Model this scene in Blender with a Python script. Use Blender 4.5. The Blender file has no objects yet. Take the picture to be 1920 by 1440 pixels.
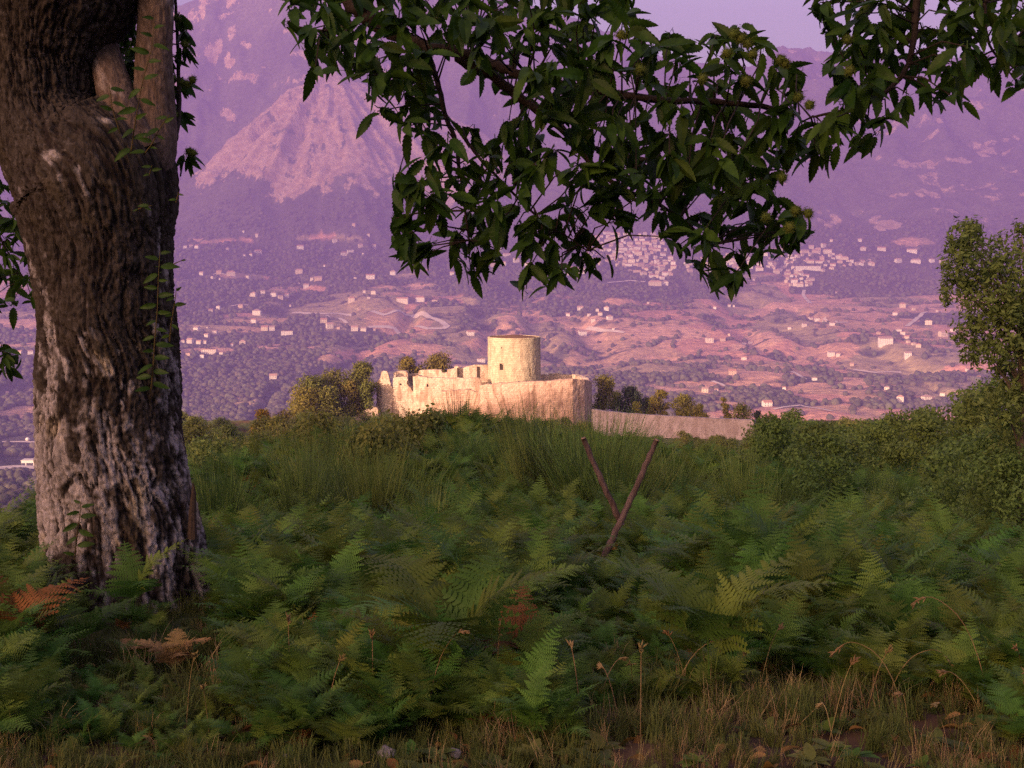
import bpy, math, random
import numpy as np
from mathutils import Vector, Matrix

random.seed(7)
RNG = np.random.default_rng(11)
S = bpy.context.scene
COL = S.collection

# ---------------------------------------------------------------- camera
F = 2200.0 / 1920.0            # focal length in picture widths
PITCH = math.radians(6.0)
cam = bpy.data.cameras.new('camera')
cam.sensor_width = 36.0
cam.lens = 36.0 * F
cam.clip_start = 0.05
cam.clip_end = 60000.0
camo = bpy.data.objects.new('camera', cam)
camo.rotation_euler = (math.radians(90.0) - PITCH, 0.0, 0.0)
COL.objects.link(camo)
S.camera = camo

# ---------------------------------------------------------------- sun and sky
SUN_EL, SUN_AZ = math.radians(9.5), math.radians(180.0 + 38.0)   # azimuth clockwise from +Y: low, behind the camera to the left
TO_SUN = Vector((math.sin(SUN_AZ) * math.cos(SUN_EL), math.cos(SUN_AZ) * math.cos(SUN_EL), math.sin(SUN_EL)))
sun = bpy.data.lights.new('sun', 'SUN')
sun.energy = 2.0
sun.angle = math.radians(0.53)
sun.color = (1.0, 0.68, 0.46)
suno = bpy.data.objects.new('sun', sun)
suno.rotation_euler = TO_SUN.to_track_quat('Z', 'Y').to_euler()
suno.location = (0, -30, 60)
COL.objects.link(suno)

W = bpy.data.worlds.new('World')
S.world = W
W.use_nodes = True
nt = W.node_tree
nt.nodes.clear()
sky = nt.nodes.new('ShaderNodeTexSky')
sky.sky_type = 'NISHITA'
sky.sun_disc = False
sky.sun_elevation = SUN_EL
sky.sun_rotation = SUN_AZ
sky.altitude = 400.0
sky.dust_density = 8.0
tint = nt.nodes.new('ShaderNodeMix')
tint.data_type = 'RGBA'
tint.blend_type = 'MULTIPLY'
tint.inputs['Factor'].default_value = 1.0
tint.inputs['B'].default_value = (0.96, 0.73, 0.67, 1.0)      # the warm cast of the evening air
bg = nt.nodes.new('ShaderNodeBackground')
bg.inputs['Strength'].default_value = 0.15
wo = nt.nodes.new('ShaderNodeOutputWorld')
nt.links.new(sky.outputs[0], tint.inputs['A'])
nt.links.new(tint.outputs['Result'], bg.inputs['Color'])
nt.links.new(bg.outputs[0], wo.inputs['Surface'])

S.view_settings.view_transform = 'Standard'
S.view_settings.look = 'None'
S.view_settings.exposure = 2.27
S.view_settings.gamma = 1.0
S.view_settings.use_curve_mapping = False
HAZE_COL, HAZE_D = (0.305, 0.232, 0.69, 1.0), 0.00019
S.cycles.use_denoising = False            # the photograph's own fine grain; keeps the fronds crisp
S.cycles.sampling_pattern = 'BLUE_NOISE'
S.cycles.sample_clamp_direct = 6.0
S.cycles.use_adaptive_sampling = False
S.cycles.use_light_tree = False
S.cycles.max_bounces = 7
S.cycles.diffuse_bounces = 4
S.cycles.glossy_bounces = 2
S.cycles.transmission_bounces = 3
S.cycles.transparent_max_bounces = 6
S.cycles.volume_bounces = 1
S.cycles.sample_clamp_indirect = 4.0

# ---------------------------------------------------------------- helpers
CP, SP = math.cos(PITCH), math.sin(PITCH)
def ray(px, py):
    """direction through pixel (px, py) of the 1920 x 1440 picture, with forward part 1"""
    a, b = (px - 960.0) / 2200.0, -(py - 720.0) / 2200.0
    dy, dz = CP + b * SP, -SP + b * CP
    return np.array([a / dy, 1.0, dz / dy])
def at(px, py, Y):
    r = ray(px, py)
    return Vector((r[0] * Y, Y, r[2] * Y))
def to_px(x, y, z):
    """picture coordinates of points (arrays)"""
    f = y * CP - z * SP
    u = y * SP + z * CP
    f = np.where(f > 1e-3, f, 1e-3)
    return 960.0 + 2200.0 * x / f, 720.0 - 2200.0 * u / f

def put(o, parent=None):
    COL.objects.link(o)
    if parent is not None:
        o.parent = parent
    return o
def tag(o, label=None, cat=None, group=None, kind=None):
    if label: o['label'] = label
    if cat: o['category'] = cat
    if group: o['group'] = group
    if kind: o['kind'] = kind
    return o
def empty(name, loc=(0, 0, 0), rz=0.0):
    o = bpy.data.objects.new(name, None)
    o.location = loc
    o.rotation_euler = (0, 0, rz)
    o.empty_display_size = 0.2
    return put(o)
def mesh_np(name, V, Fc, mat, smooth=False, attrs=None):
    """V (n,3); Fc (m,3) or (m,4) int array, or a list of faces"""
    me = bpy.data.meshes.new(name)
    if isinstance(Fc, np.ndarray):
        V = np.asarray(V, dtype=np.float32)
        m, k = Fc.shape
        me.vertices.add(len(V))
        me.vertices.foreach_set('co', V.ravel())
        me.loops.add(m * k)
        me.loops.foreach_set('vertex_index', Fc.astype(np.int32).ravel())
        me.polygons.add(m)
        me.polygons.foreach_set('loop_start', np.arange(0, m * k, k, dtype=np.int32))
        me.polygons.foreach_set('loop_total', np.full(m, k, dtype=np.int32))
        me.update(calc_edges=True)
        me.validate()
    else:
        me.from_pydata([tuple(v) for v in V], [], Fc)
        me.update()
    if smooth:
        me.polygons.foreach_set('use_smooth', np.ones(len(me.polygons), dtype=bool))
    if attrs:
        for k_, (typ, val) in attrs.items():
            a = me.attributes.new(k_, typ, 'POINT')
            a.data.foreach_set('color' if typ == 'FLOAT_COLOR' else 'vector' if typ == 'FLOAT_VECTOR' else 'value',
                               np.asarray(val, dtype=np.int32 if typ == 'INT' else np.float32).ravel())
    for m_ in (mat if isinstance(mat, (list, tuple)) else [mat]):
        if m_ is not None:
            me.materials.append(m_)
    return me
def obj(name, me, parent=None):
    return put(bpy.data.objects.new(name, me), parent)

class MB:
    """collects simple shapes into one mesh"""
    def __init__(s): s.V = []; s.F = []
    def add(s, V, Fc):
        b = len(s.V)
        s.V += [tuple(v) for v in V]
        s.F += [tuple(i + b for i in f) for f in Fc]
    def box(s, c, size, rz=0.0):
        hx, hy, hz = size[0] / 2, size[1] / 2, size[2] / 2
        cs, sn = math.cos(rz), math.sin(rz)
        v = []
        for dz in (-hz, hz):
            for dx, dy in ((-hx, -hy), (hx, -hy), (hx, hy), (-hx, hy)):
                v.append((c[0] + dx * cs - dy * sn, c[1] + dx * sn + dy * cs, c[2] + dz))
        s.add(v, [(3, 2, 1, 0), (4, 5, 6, 7), (0, 1, 5, 4), (1, 2, 6, 5), (2, 3, 7, 6), (3, 0, 4, 7)])
    def tube(s, P, R, n=8, cap=True, jit=0.0, rnd=random):
        P = [Vector(p) for p in P]
        b = len(s.V)
        up = Vector((0.13, 0.27, 1)).normalized()
        for i, p in enumerate(P):
            t = (P[min(i + 1, len(P) - 1)] - P[max(i - 1, 0)])
            t = t.normalized() if t.length > 1e-9 else Vector((0, 0, 1))
            u = t.cross(up)
            if u.length < 0.15: u = t.cross(Vector((1, 0.1, 0)))
            u.normalize(); w = t.cross(u)
            for k in range(n):
                a = 2 * math.pi * k / n
                r = R[i] * (1 + rnd.uniform(-jit, jit))
                s.V.append(tuple(p + u * (math.cos(a) * r) + w * (math.sin(a) * r)))
        for i in range(len(P) - 1):
            for k in range(n):
                k2 = (k + 1) % n
                s.F.append((b + i * n + k, b + i * n + k2, b + (i + 1) * n + k2, b + (i + 1) * n + k))
        if cap:
            s.F.append(tuple(b + k for k in range(n)))
            s.F.append(tuple(b + (len(P) - 1) * n + k for k in reversed(range(n))))
    def build(s, name, mat, parent=None, smooth=False):
        return obj(name, mesh_np(name, s.V, s.F, mat, smooth), parent)

# ---------------------------------------------------------------- noise
def _h(ix, iy, seed):
    n = (ix.astype(np.int64) * 374761393 + iy.astype(np.int64) * 668265263 + seed * 974634777) & 0x7fffffff
    n = ((n ^ (n >> 13)) * 1274126177) & 0x7fffffff
    return ((n ^ (n >> 16)) & 0xffff) / 65535.0
def vnoise(x, y, seed=0):
    x = np.asarray(x, float); y = np.asarray(y, float)
    ix, iy = np.floor(x), np.floor(y)
    fx, fy = x - ix, y - iy
    fx = fx * fx * fx * (fx * (fx * 6 - 15) + 10); fy = fy * fy * fy * (fy * (fy * 6 - 15) + 10)
    a = _h(ix, iy, seed); b = _h(ix + 1, iy, seed); c = _h(ix, iy + 1, seed); d = _h(ix + 1, iy + 1, seed)
    return (a + (b - a) * fx) * (1 - fy) + (c + (d - c) * fx) * fy
def fbm(x, y, oct=5, seed=0, gain=0.5):
    s = 0.0; a = 1.0; t = 0.0
    for o in range(oct):
        s = s + a * (vnoise(x, y, seed + o * 17) * 2 - 1); t += a
        c, q = 0.8 * 2.03, 0.6 * 2.03
        x, y = x * c - y * q + 13.7, x * q + y * c - 7.1
        a *= gain
    return s / t
def vnoise3(x, y, z, seed=0):
    iz = np.floor(z); fz = z - iz; fz = fz * fz * (3 - 2 * fz)
    a = vnoise(x + iz * 37.17, y + iz * 11.73, seed); b = vnoise(x + (iz + 1) * 37.17, y + (iz + 1) * 11.73, seed)
    return a + (b - a) * fz
def fbm3(x, y, z, oct=3, seed=0, gain=0.5):
    s = 0.0; a = 1.0; t = 0.0
    for o in range(oct):
        s = s + a * (vnoise3(x + o * 5.3, y - o * 9.1, z + o * 3.7, seed + o * 17) * 2 - 1); t += a
        x, y, z = x * 2.03, y * 2.03, z * 2.03
        a *= gain
    return s / t
def ridged(x, y, oct=5, seed=0):
    s = 0.0; a = 1.0; t = 0.0
    for o in range(oct):
        s = s + a * (1 - np.abs(vnoise(x, y, seed + o * 31) * 2 - 1)); t += a
        c, q = 0.8 * 2.03, 0.6 * 2.03
        x, y = x * c - y * q + 3.7, x * q + y * c - 17.1
        a *= 0.5
    return s / t
def sstep(a, b, x):
    t = np.clip((x - a) / (b - a), 0, 1)
    return t * t * (3 - 2 * t)

# ---------------------------------------------------------------- materials
def pmat(name, col, rough=0.85, spec=0.2, var=0.0, scale=5.0, col2=None, bump=0.0, bscale=40.0, trans=0.0,
         objvar=0.0, stretch=(1, 1, 1), attr=None):
    """a procedural principled material: two colours mixed by noise, per-object shift, bump"""
    m = bpy.data.materials.new(name)
    m.use_nodes = True
    n = m.node_tree.nodes; l = m.node_tree.links
    p = n['Principled BSDF']
    p.inputs['Roughness'].default_value = rough
    p.inputs['Specular IOR Level'].default_value = spec
    p.inputs['Base Color'].default_value = (*col, 1)
    tc = n.new('ShaderNodeTexCoord')
    mp = n.new('ShaderNodeMapping'); mp.inputs['Scale'].default_value = stretch
    l.new(tc.outputs['Object'], mp.inputs['Vector'])
    out = None
    if attr:
        a = n.new('ShaderNodeAttribute'); a.attribute_name = attr
        out = a.outputs['Color']
    if col2 is not None:
        tx = n.new('ShaderNodeTexNoise'); tx.inputs['Scale'].default_value = scale
        tx.inputs['Detail'].default_value = 6; tx.inputs['Roughness'].default_value = 0.65
        l.new(mp.outputs[0], tx.inputs['Vector'])
        rp = n.new('ShaderNodeValToRGB')
        rp.color_ramp.elements[0].position = 0.38; rp.color_ramp.elements[1].position = 0.66
        rp.color_ramp.elements[0].color = (*col, 1); rp.color_ramp.elements[1].color = (*col2, 1)
        l.new(tx.outputs['Fac'], rp.inputs['Fac'])
        out = rp.outputs['Color']
    if var > 0:
        tx = n.new('ShaderNodeTexNoise'); tx.inputs['Scale'].default_value = scale * 4.3
        tx.inputs['Detail'].default_value = 4
        l.new(mp.outputs[0], tx.inputs['Vector'])
        mr = n.new('ShaderNodeMapRange'); mr.inputs['To Min'].default_value = 1 - var; mr.inputs['To Max'].default_value = 1 + var
        mr.inputs['From Min'].default_value = 0.25; mr.inputs['From Max'].default_value = 0.75
        l.new(tx.outputs['Fac'], mr.inputs['Value'])
        mx = n.new('ShaderNodeVectorMath'); mx.operation = 'SCALE'
        if out is None: mx.inputs[0].default_value = col
        else: l.new(out, mx.inputs[0])
        l.new(mr.outputs[0], mx.inputs['Scale'])
        out = mx.outputs[0]
    if objvar > 0:
        oi = n.new('ShaderNodeObjectInfo')
        hs = n.new('ShaderNodeHueSaturation')
        m1 = n.new('ShaderNodeMapRange'); m1.inputs['To Min'].default_value = 0.5 - 0.05 * objvar; m1.inputs['To Max'].default_value = 0.5 + 0.05 * objvar
        m2 = n.new('ShaderNodeMapRange'); m2.inputs['To Min'].default_value = 1 - 0.45 * objvar; m2.inputs['To Max'].default_value = 1 + 0.45 * objvar
        wn = n.new('ShaderNodeTexWhiteNoise'); wn.noise_dimensions = '1D'
        l.new(oi.outputs['Random'], wn.inputs['W'])
        l.new(oi.outputs['Random'], m1.inputs['Value']); l.new(wn.outputs['Value'], m2.inputs['Value'])
        l.new(m1.outputs[0], hs.inputs['Hue']); l.new(m2.outputs[0], hs.inputs['Value'])
        if out is None: hs.inputs['Color'].default_value = (*col, 1)
        else: l.new(out, hs.inputs['Color'])
        out = hs.outputs['Color']
    if out is not None:
        l.new(out, p.inputs['Base Color'])
    if bump > 0:
        tb = n.new('ShaderNodeTexNoise'); tb.inputs['Scale'].default_value = bscale; tb.inputs['Detail'].default_value = 6
        l.new(mp.outputs[0], tb.inputs['Vector'])
        b = n.new('ShaderNodeBump'); b.inputs['Strength'].default_value = bump; b.inputs['Distance'].default_value = 1.0 / bscale
        l.new(tb.outputs['Fac'], b.inputs['Height']); l.new(b.outputs[0], p.inputs['Normal'])
    if trans > 0:
        t = n.new('ShaderNodeBsdfTranslucent')
        if out is None: t.inputs['Color'].default_value = (*[min(1, c * 1.4) for c in col], 1)
        else: l.new(out, t.inputs['Color'])
        ms = n.new('ShaderNodeMixShader'); ms.inputs[0].default_value = trans
        l.new(p.outputs[0], ms.inputs[1]); l.new(t.outputs[0], ms.inputs[2])
        l.new(ms.outputs[0], n['Material Output'].inputs['Surface'])
    return m

# ---------------------------------------------------------------- the lie of the land
_PY = [-345, -250, -180, -120, -70, -30, -10, 0, 3.6, 7.5, 12, 20, 40, 100, 200, 262, 300, 350, 450, 700, 1000, 1400, 1800, 2400, 3000, 3600, 4200, 4600]
_PZ = [62, 62, 56, 36, 16, 4, -0.6, -1.5, -1.62, -2.3, -3.5, -5.0, -8.1, -17.6, -31, -37, -40, -54, -92, -170, -230, -262, -262, -245, -195, -130, -45, 38]  # first heights: unseen hill behind the camera, shaped to shade the foreground
_SX = [-2000, 0, 200, 340, 430, 560, 650, 800, 950, 1100, 1250, 1400, 1480, 1560, 1700, 1920, 2400, 4000]
_SY = [220, 110, 62, 26, 2, -75, -95, -35, 30, 80, 118, 128, 108, 100, 114, 96, 70, 160]
def terrain(x, y, split=False):
    x = np.asarray(x, float); y = np.asarray(y, float)
    z = np.interp(y, _PY, _PZ)
    # smooth the profile a little with a second sample
    d = 0.06 * np.abs(y) + 0.3
    z = 0.5 * z + 0.25 * np.interp(y - d, _PY, _PZ) + 0.25 * np.interp(y + d, _PY, _PZ)
    nearm = sstep(600, 350, y)
    L = np.maximum(0, -x - 0.33 * np.maximum(y, 0) - 1.2)
    z = z - nearm * sstep(-40, 5, y) * 0.8 * np.minimum(L, 200)
    R = np.maximum(0, x - 0.62 * np.maximum(y, 0) - 30)
    z = z - nearm * sstep(-40, 5, y) * 0.25 * np.minimum(R, 260)
    z = z + 11 * sstep(-395, -330, x) * sstep(-120, -220, y)  # unseen ridge step behind the camera, added to keep the long wall in shade
    # relief of the valley floor and lower slopes
    a = sstep(500, 1800, y) * (1 - 0.5 * sstep(4200, 5200, y))
    z = z + a * (34 * fbm(x / 900, y / 700, 4, 3) + 9 * fbm(x / 170, y / 170, 3, 5))
    z = z - a * 26 * sstep(0.80, 0.97, 1 - np.abs(fbm(x / 640 + 4.2, y / 1500, 3, 77)) * 2.2)
    z = z + sstep(3, 30, y) * sstep(400, 60, y) * 0.35 * fbm(x / 7.0, y / 7.0, 3, 9)
    z = z + sstep(13, 22, y) * sstep(90, 50, y) * 0.95 * fbm(x / 6.5 + 2, y / 9.0, 2, 29) + 1.2 * np.exp(-((x - .6) / 7.0) ** 2 - ((y - 34) / 12.0) ** 2)
    z = z + 0.05 * fbm(x / 1.1, y / 1.1, 3, 19) * sstep(200, 40, np.abs(y))
    # mountains
    ys = np.maximum(y, 1.0)
    u = np.clip(960 + 2200 * x / ys, -2000, 4000)
    Yc = np.interp(u, [-400, 300, 700, 1200, 1500, 2200], [7400, 7300, 7300, 7700, 8200, 8300])
    zc = (490 - np.interp(u, _SX, _SY)) / 2200.0 * Yc
    t = (y - 4600) / (Yc - 4600)
    prof = np.where(t < 1, np.clip(t, 0, 1) ** np.interp(u, [-200, 300, 850, 1250], [1.8, 2.1, 2.0, 1.3]), 1 - 0.5 * np.clip(t - 1, 0, 2))
    m = np.clip(t, 0, 1) ** 0.6 * (1 - 0.55 * sstep(0.72, 1.0, t))
    g = ridged(x / 1500 + 0.3, y / 2600 + 0.7, 5, 41) - 0.62
    mz = (zc - 38) * prof + m * (560 * g + 330 * (ridged(x / 520 + .2 * fbm(x / 300, y / 300, 2, 55), y / 900, 4, 53) - .62) + 70 * fbm(x / 120, y / 150, 4, 51))
    z = z + np.where(y > 4600, mz, 0)
    # the bare pyramid spur standing before the left mountain
    cx, cy = -905.0, 6050.0
    dx, dy = x - cx, y - cy
    ang = np.arctan2(dy, dx)
    # a crest running off to the right of the summit
    q_ = np.clip((dx * 600 + dy * 200) / (600.0 ** 2 + 200.0 ** 2), 0, 1)
    ex, ey = dx - q_ * 600, dy - q_ * 200
    rr = np.sqrt(ex * ex * 1.15 + ey * ey * 0.86)
    rs = np.sqrt(rr * rr + 150.0 ** 2) - 95.0
    wig = 1 + 0.12 * fbm(ang * 1.9 + 5, rr / 900, 3, 61)
    gul = ridged(ang * 3.6 + 11 + .30 * fbm(x / 200, y / 200, 2, 64), rr / 1500, 4, 63) - 0.62
    cone = 985 - 210 * q_ - 0.92 * rs * wig + 160 * gul * sstep(20, 380, rr) + 46 * (ridged(x / 130, y / 130, 4, 66) - .6)
    k = 14.0
    dlt = np.clip((cone - z) / k, -30, 30)
    if split:
        return cone - z
    z = np.where(y > 4300, z + k * np.log1p(np.exp(dlt)), z)
    return z
def tz(x, y):
    return float(terrain(np.array([x]), np.array([y]))[0])
_YS = np.concatenate([np.geomspace(300, 1200, 120), np.arange(1200, 9000, 6.0)])
def land(px, py, ymin=1100.0):
    """the point of the land seen at a picture position"""
    r = ray(px, py)
    ys = _YS[_YS > ymin]
    h = terrain(r[0] * ys, ys)
    hit = np.nonzero(h >= r[2] * ys)[0]
    i = hit[0] if len(hit) else len(ys) - 1
    return Vector((r[0] * ys[i], ys[i], float(h[i])))

# ---------------------------------------------------------------- the ground sheet
th_front = np.radians(np.arange(-27.0, 27.01, 0.105))
th_side = np.radians(np.concatenate([np.arange(28, 60, 1.0), np.arange(60, 180, 4.0)]))
th = np.concatenate([-th_side[::-1], th_front, th_side])
RL = np.concatenate([np.geomspace(0.4, 30, 70)[:-1], np.geomspace(30, 400, 60)[:-1], np.geomspace(400, 1500, 70)[:-1],
                     np.geomspace(1500, 5200, 310)[:-1], np.geomspace(5200, 9600, 230)])
XW, YB, YF = 5600.0, 345.0, 9500.0
with np.errstate(divide='ignore'):
    Rm = np.minimum(np.where(np.abs(np.sin(th)) > 1e-9, XW / np.abs(np.sin(th)), 1e9),
                    np.where(np.cos(th) > 1e-9, YF / np.cos(th), np.where(np.cos(th) < -1e-9, YB / -np.cos(th), 1e9)))
lr = np.log(RL / RL[0]) / math.log(RL[-1] / RL[0])
RR = RL[0] * np.exp(lr[:, None] * np.log(Rm / RL[0])[None, :])
GX = RR * np.sin(th)[None, :]; GY = RR * np.cos(th)[None, :]
GZ = terrain(GX, GY)
nr, nc = GX.shape
idx = np.arange(nr * nc).reshape(nr, nc)
q = np.stack([idx[:-1, :], np.roll(idx, -1, 1)[:-1, :], np.roll(idx, -1, 1)[1:, :], idx[1:, :]], -1).reshape(-1, 4)[:, ::-1]
gx, gy, gz = GX.ravel(), GY.ravel(), GZ.ravel()
# what grows where: woods, fields, bare rock, each with its own colour
FIELD_ELL = [(1420, 685, 110, 16), (1590, 735, 120, 14), (1690, 690, 120, 14), (1640, 600, 90, 14), (1780, 735, 90, 14), (1500, 640, 110, 18), (1320, 590, 80, 9), (1390, 612, 80, 9),
             (1230, 700, 90, 9), (1180, 690, 60, 12), (1420, 705, 120, 9), (1560, 762, 60, 10), (1480, 575, 70, 9), (1700, 650, 110, 12), (1830, 640, 60, 20), (1610, 668, 100, 10),
             (1250, 650, 90, 9), (1170, 640, 60, 9), (1290, 730, 90, 12), (1350, 755, 60, 8), (1430, 725, 60, 6),
             (700, 605, 130, 15), (480, 595, 60, 11), (650, 575, 60, 8), (860, 570, 70, 10), (900, 665, 60, 22), (700, 660, 110, 12), (500, 655, 26, 6), (640, 670, 40, 8), (430, 620, 60, 9),
             (780, 540, 50, 6), (560, 545, 50, 7), (460, 520, 80, 7), (420, 450, 70, 5), (620, 448, 60, 5), (40, 600, 70, 20), (40, 770, 60, 14), (470, 755, 45, 8), (300, 615, 90, 8),
             (820, 625, 80, 8), (1160, 570, 70, 7), (1090, 600, 50, 6), (1000, 610, 40, 6), (40, 700, 60, 6), (400, 660, 50, 6), (830, 690, 40, 8)]
ROCK_ELL = [(1660, 415, 34, 9, 1.35), (1560, 408, 18, 14, .8), (1850, 270, 42, 22, .75), (1800, 300, 22, 8, 1.0), (1825, 190, 34, 10, .7), (1790, 250, 25, 10, .5), (1700, 215, 20, 18, .55), (1640, 300, 12, 12, .6),
            (1860, 405, 22, 14, .6), (1540, 140, 16, 10, .6), (1520, 165, 10, 8, .5), (1530, 105, 30, 8, .5), (1900, 255, 30, 12, .6), (1800, 380, 20, 16, .5),
            (395, 95, 22, 28, 1.0), (430, 120, 14, 18, .9), (440, 75, 18, 22, .8), (470, 95, 16, 9, .8), (425, 30, 26, 10, .7), (430, 210, 24, 10, .8), (500, 140, 8, 18, .7),
            (540, 60, 30, 8, .7), (570, 110, 22, 12, .8), (520, 30, 25, 8, .5), (360, 50, 20, 10, .6), (600, 60, 20, 30, .6), (455, 150, 12, 10, .6), (700, 60, 30, 40, .6)]
PXv, PYv = to_px(gx, gy, gz)
w1 = fbm(gx / 260, gy / 260, 4, 101); w2 = fbm(gx / 260 + 50, gy / 260, 4, 102)
wpx = PXv + w1 * 34; wpy = PYv + w2 * 12
far = gy > 700
fld = 0.62 * fbm(gx / 420 + 9, gy / 300, 5, 111)
bias = np.interp(PXv, [-300, 60, 320, 420, 900, 1080, 1250, 1850, 2400], [.0, .0, -.08, -.04, -.05, .0, .12, .14, .1])
bias = bias + np.where((PYv > 655) & (PXv < 780), -0.30, 0) + np.where((PXv > 1480) & (PXv < 1830) & (PYv > 490) & (PYv < 552), -.6, 0)
bias = bias - 0.9 * sstep(448, 415, PYv) - 0.35 * sstep(560, 470, PYv)
fld = fld + bias
fn = fbm(gx / 90, gy / 140, 4, 117)
for (ex, ey, rx, ry) in FIELD_ELL:
    e = ((wpx - ex) / rx) ** 2 + ((wpy - ey) / ry) ** 2
    fld = np.maximum(fld, 0.42 - 0.4 * e + fn * .3)
fld = np.where(far, sstep(0.02, 0.10, fld), 0)
# gully woods and hedges cut through the fields
hed = np.abs(fbm(gx / 330 + 3, gy / 240 + 8, 4, 131))
fld = fld * sstep(0.015, 0.045, hed)
rk = np.zeros_like(gx)
rn = fbm(gx / 130, gz / 130 + gy / 400, 5, 121)
for (ex, ey, rx, ry, s) in ROCK_ELL:
    e = ((PXv + w1 * 26 - ex) / rx) ** 2 + ((PYv + w2 * 22 - ey) / ry) ** 2
    rk = np.maximum(rk, s * np.clip(1.35 - e, 0, 1))
rk = np.maximum(rk, 0.66 * sstep(.2, .42, fbm(gx / 240 + 30, gy / 240 + gz / 200, 5, 141)) * sstep(430, 330, PYv) * sstep(1100, 800, PXv))
rk = np.maximum(rk, 0.70 * sstep(.22, .42, fbm(gx / 200 + 60, gy / 240 + gz / 200, 5, 143)) * sstep(440, 380, PYv) * sstep(1300, 1500, PXv))
rk = np.where(gy > 4300, rk, 0)
# the spur stays bare down to a lobed tree line
cdif = terrain(gx, gy, True)
q2 = np.clip(((gx + 905) * 600 + (gy - 6050) * 200) / (600.0 ** 2 + 200.0 ** 2), 0, 1)
rr_ = np.sqrt((gx + 905 - q2 * 600) ** 2 * 1.15 + (gy - 6050 - q2 * 200) ** 2 * 0.86)
lim = 800 + 90 * w1 + 110 * fbm(np.arctan2(gy - 6050, gx + 905) * 2.2, gx * 0, 3, 151)
onc = sstep(-6, 14, cdif) * sstep(90, -110, rr_ - lim) * (gy > 4300)
veg = sstep(.05, .35, fbm(gx / 55, gy / 55 + gz / 60, 4, 161) + .12 * fbm(gx / 300, gy / 300, 3, 163))
wood_c = np.array([0.078, 0.074, 0.052]); rock_c = np.array([0.46, 0.36, 0.27]); cone_c = np.array([0.40, 0.27, 0.17])
pal = np.array([[0.50, 0.29, 0.17], [0.43, 0.27, 0.15], [0.34, 0.25, 0.13], [0.52, 0.31, 0.19], [0.30, 0.23, 0.12], [0.48, 0.25, 0.16]])
pid = (_h(np.floor(gx / 150 + w1 * 1.3), np.floor(gy / 210 + w2 * 1.3), 171) * 5.999).astype(int)
fcol = pal[pid] * 1.15
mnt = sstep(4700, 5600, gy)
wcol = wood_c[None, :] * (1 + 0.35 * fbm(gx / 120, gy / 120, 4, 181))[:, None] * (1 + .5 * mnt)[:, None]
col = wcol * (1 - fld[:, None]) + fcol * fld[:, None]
rmask = np.maximum(np.clip(rk, 0, 1.2), onc * (.98 - .16 * veg))
# near ground: earth and leaf litter under the bracken
nearg = sstep(900, 500, gy)[:, None]
soil = np.array([0.085, 0.05, 0.032])[None, :] * (1 + .5 * fbm(gx / .8, gy / .8, 3, 191))[:, None]
turf = np.array([0.05, 0.06, 0.022])[None, :] + sstep(15, 50, gy)[:, None] * np.array([.06, .065, .018])[None, :] + 0 * soil
gmix = sstep(-.25, .25, fbm(gx / 1.9, gy / 1.9, 3, 193) + sstep(4.6, 7, gy) * .3 - .05)[:, None]
col = col * (1 - nearg) + (soil * (1 - gmix) + turf * gmix) * nearg
col = np.clip(col, 0.01, 0.8)
gm = pmat('land', (0.1, 0.1, 0.05), rough=0.95, spec=0.05, attr='col', var=0.42, scale=0.012)
nn = gm.node_tree.nodes; ll = gm.node_tree.links
# bare rock shows through the scrub wherever the slope is bare enough
src = nn['Principled BSDF'].inputs['Base Color'].links[0].from_socket
ra = nn.new('ShaderNodeAttribute'); ra.attribute_name = 'rock'
tc = [n for n in nn if n.bl_idname == 'ShaderNodeTexCoord'][0]
mpr = nn.new('ShaderNodeMapping'); mpr.inputs['Scale'].default_value = (1, .45, .6); ll.new(tc.outputs['Object'], mpr.inputs['Vector'])
rn1 = nn.new('ShaderNodeTexNoise'); rn1.inputs['Scale'].default_value = .016; rn1.inputs['Detail'].default_value = 9; rn1.inputs['Roughness'].default_value = .72
ll.new(mpr.outputs[0], rn1.inputs['Vector'])
ad = nn.new('ShaderNodeMath'); ad.operation = 'MULTIPLY_ADD'; ad.inputs[1].default_value = 2.8; ll.new(rn1.outputs['Fac'], ad.inputs[0])
sb = nn.new('ShaderNodeMath'); sb.operation = 'SUBTRACT'; sb.inputs[1].default_value = 1.98; ll.new(ra.outputs['Fac'], sb.inputs[0]); ll.new(sb.outputs[0], ad.inputs[2])
rs = nn.new('ShaderNodeMapRange'); rs.interpolation_type = 'SMOOTHSTEP'; rs.inputs['From Min'].default_value = .0; rs.inputs['From Max'].default_value = .22; ll.new(ad.outputs[0], rs.inputs['Value'])
rn2 = nn.new('ShaderNodeTexNoise'); rn2.inputs['Scale'].default_value = .03; rn2.inputs['Detail'].default_value = 6
ll.new(tc.outputs['Object'], rn2.inputs['Vector'])
rr2 = nn.new('ShaderNodeValToRGB'); rr2.color_ramp.elements[0].position = .38; rr2.color_ramp.elements[0].color = (.37, .24, .15, 1); rr2.color_ramp.elements[1].position = .62; rr2.color_ramp.elements[1].color = (.55, .39, .28, 1)
ll.new(rn2.outputs['Fac'], rr2.inputs['Fac'])
rmx = nn.new('ShaderNodeMix'); rmx.data_type = 'RGBA'
ll.new(rs.outputs[0], rmx.inputs['Factor']); ll.new(src, rmx.inputs['A']); ll.new(rr2.outputs[0], rmx.inputs['B']); ll.new(rmx.outputs['Result'], nn['Principled BSDF'].inputs['Base Color'])
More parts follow.
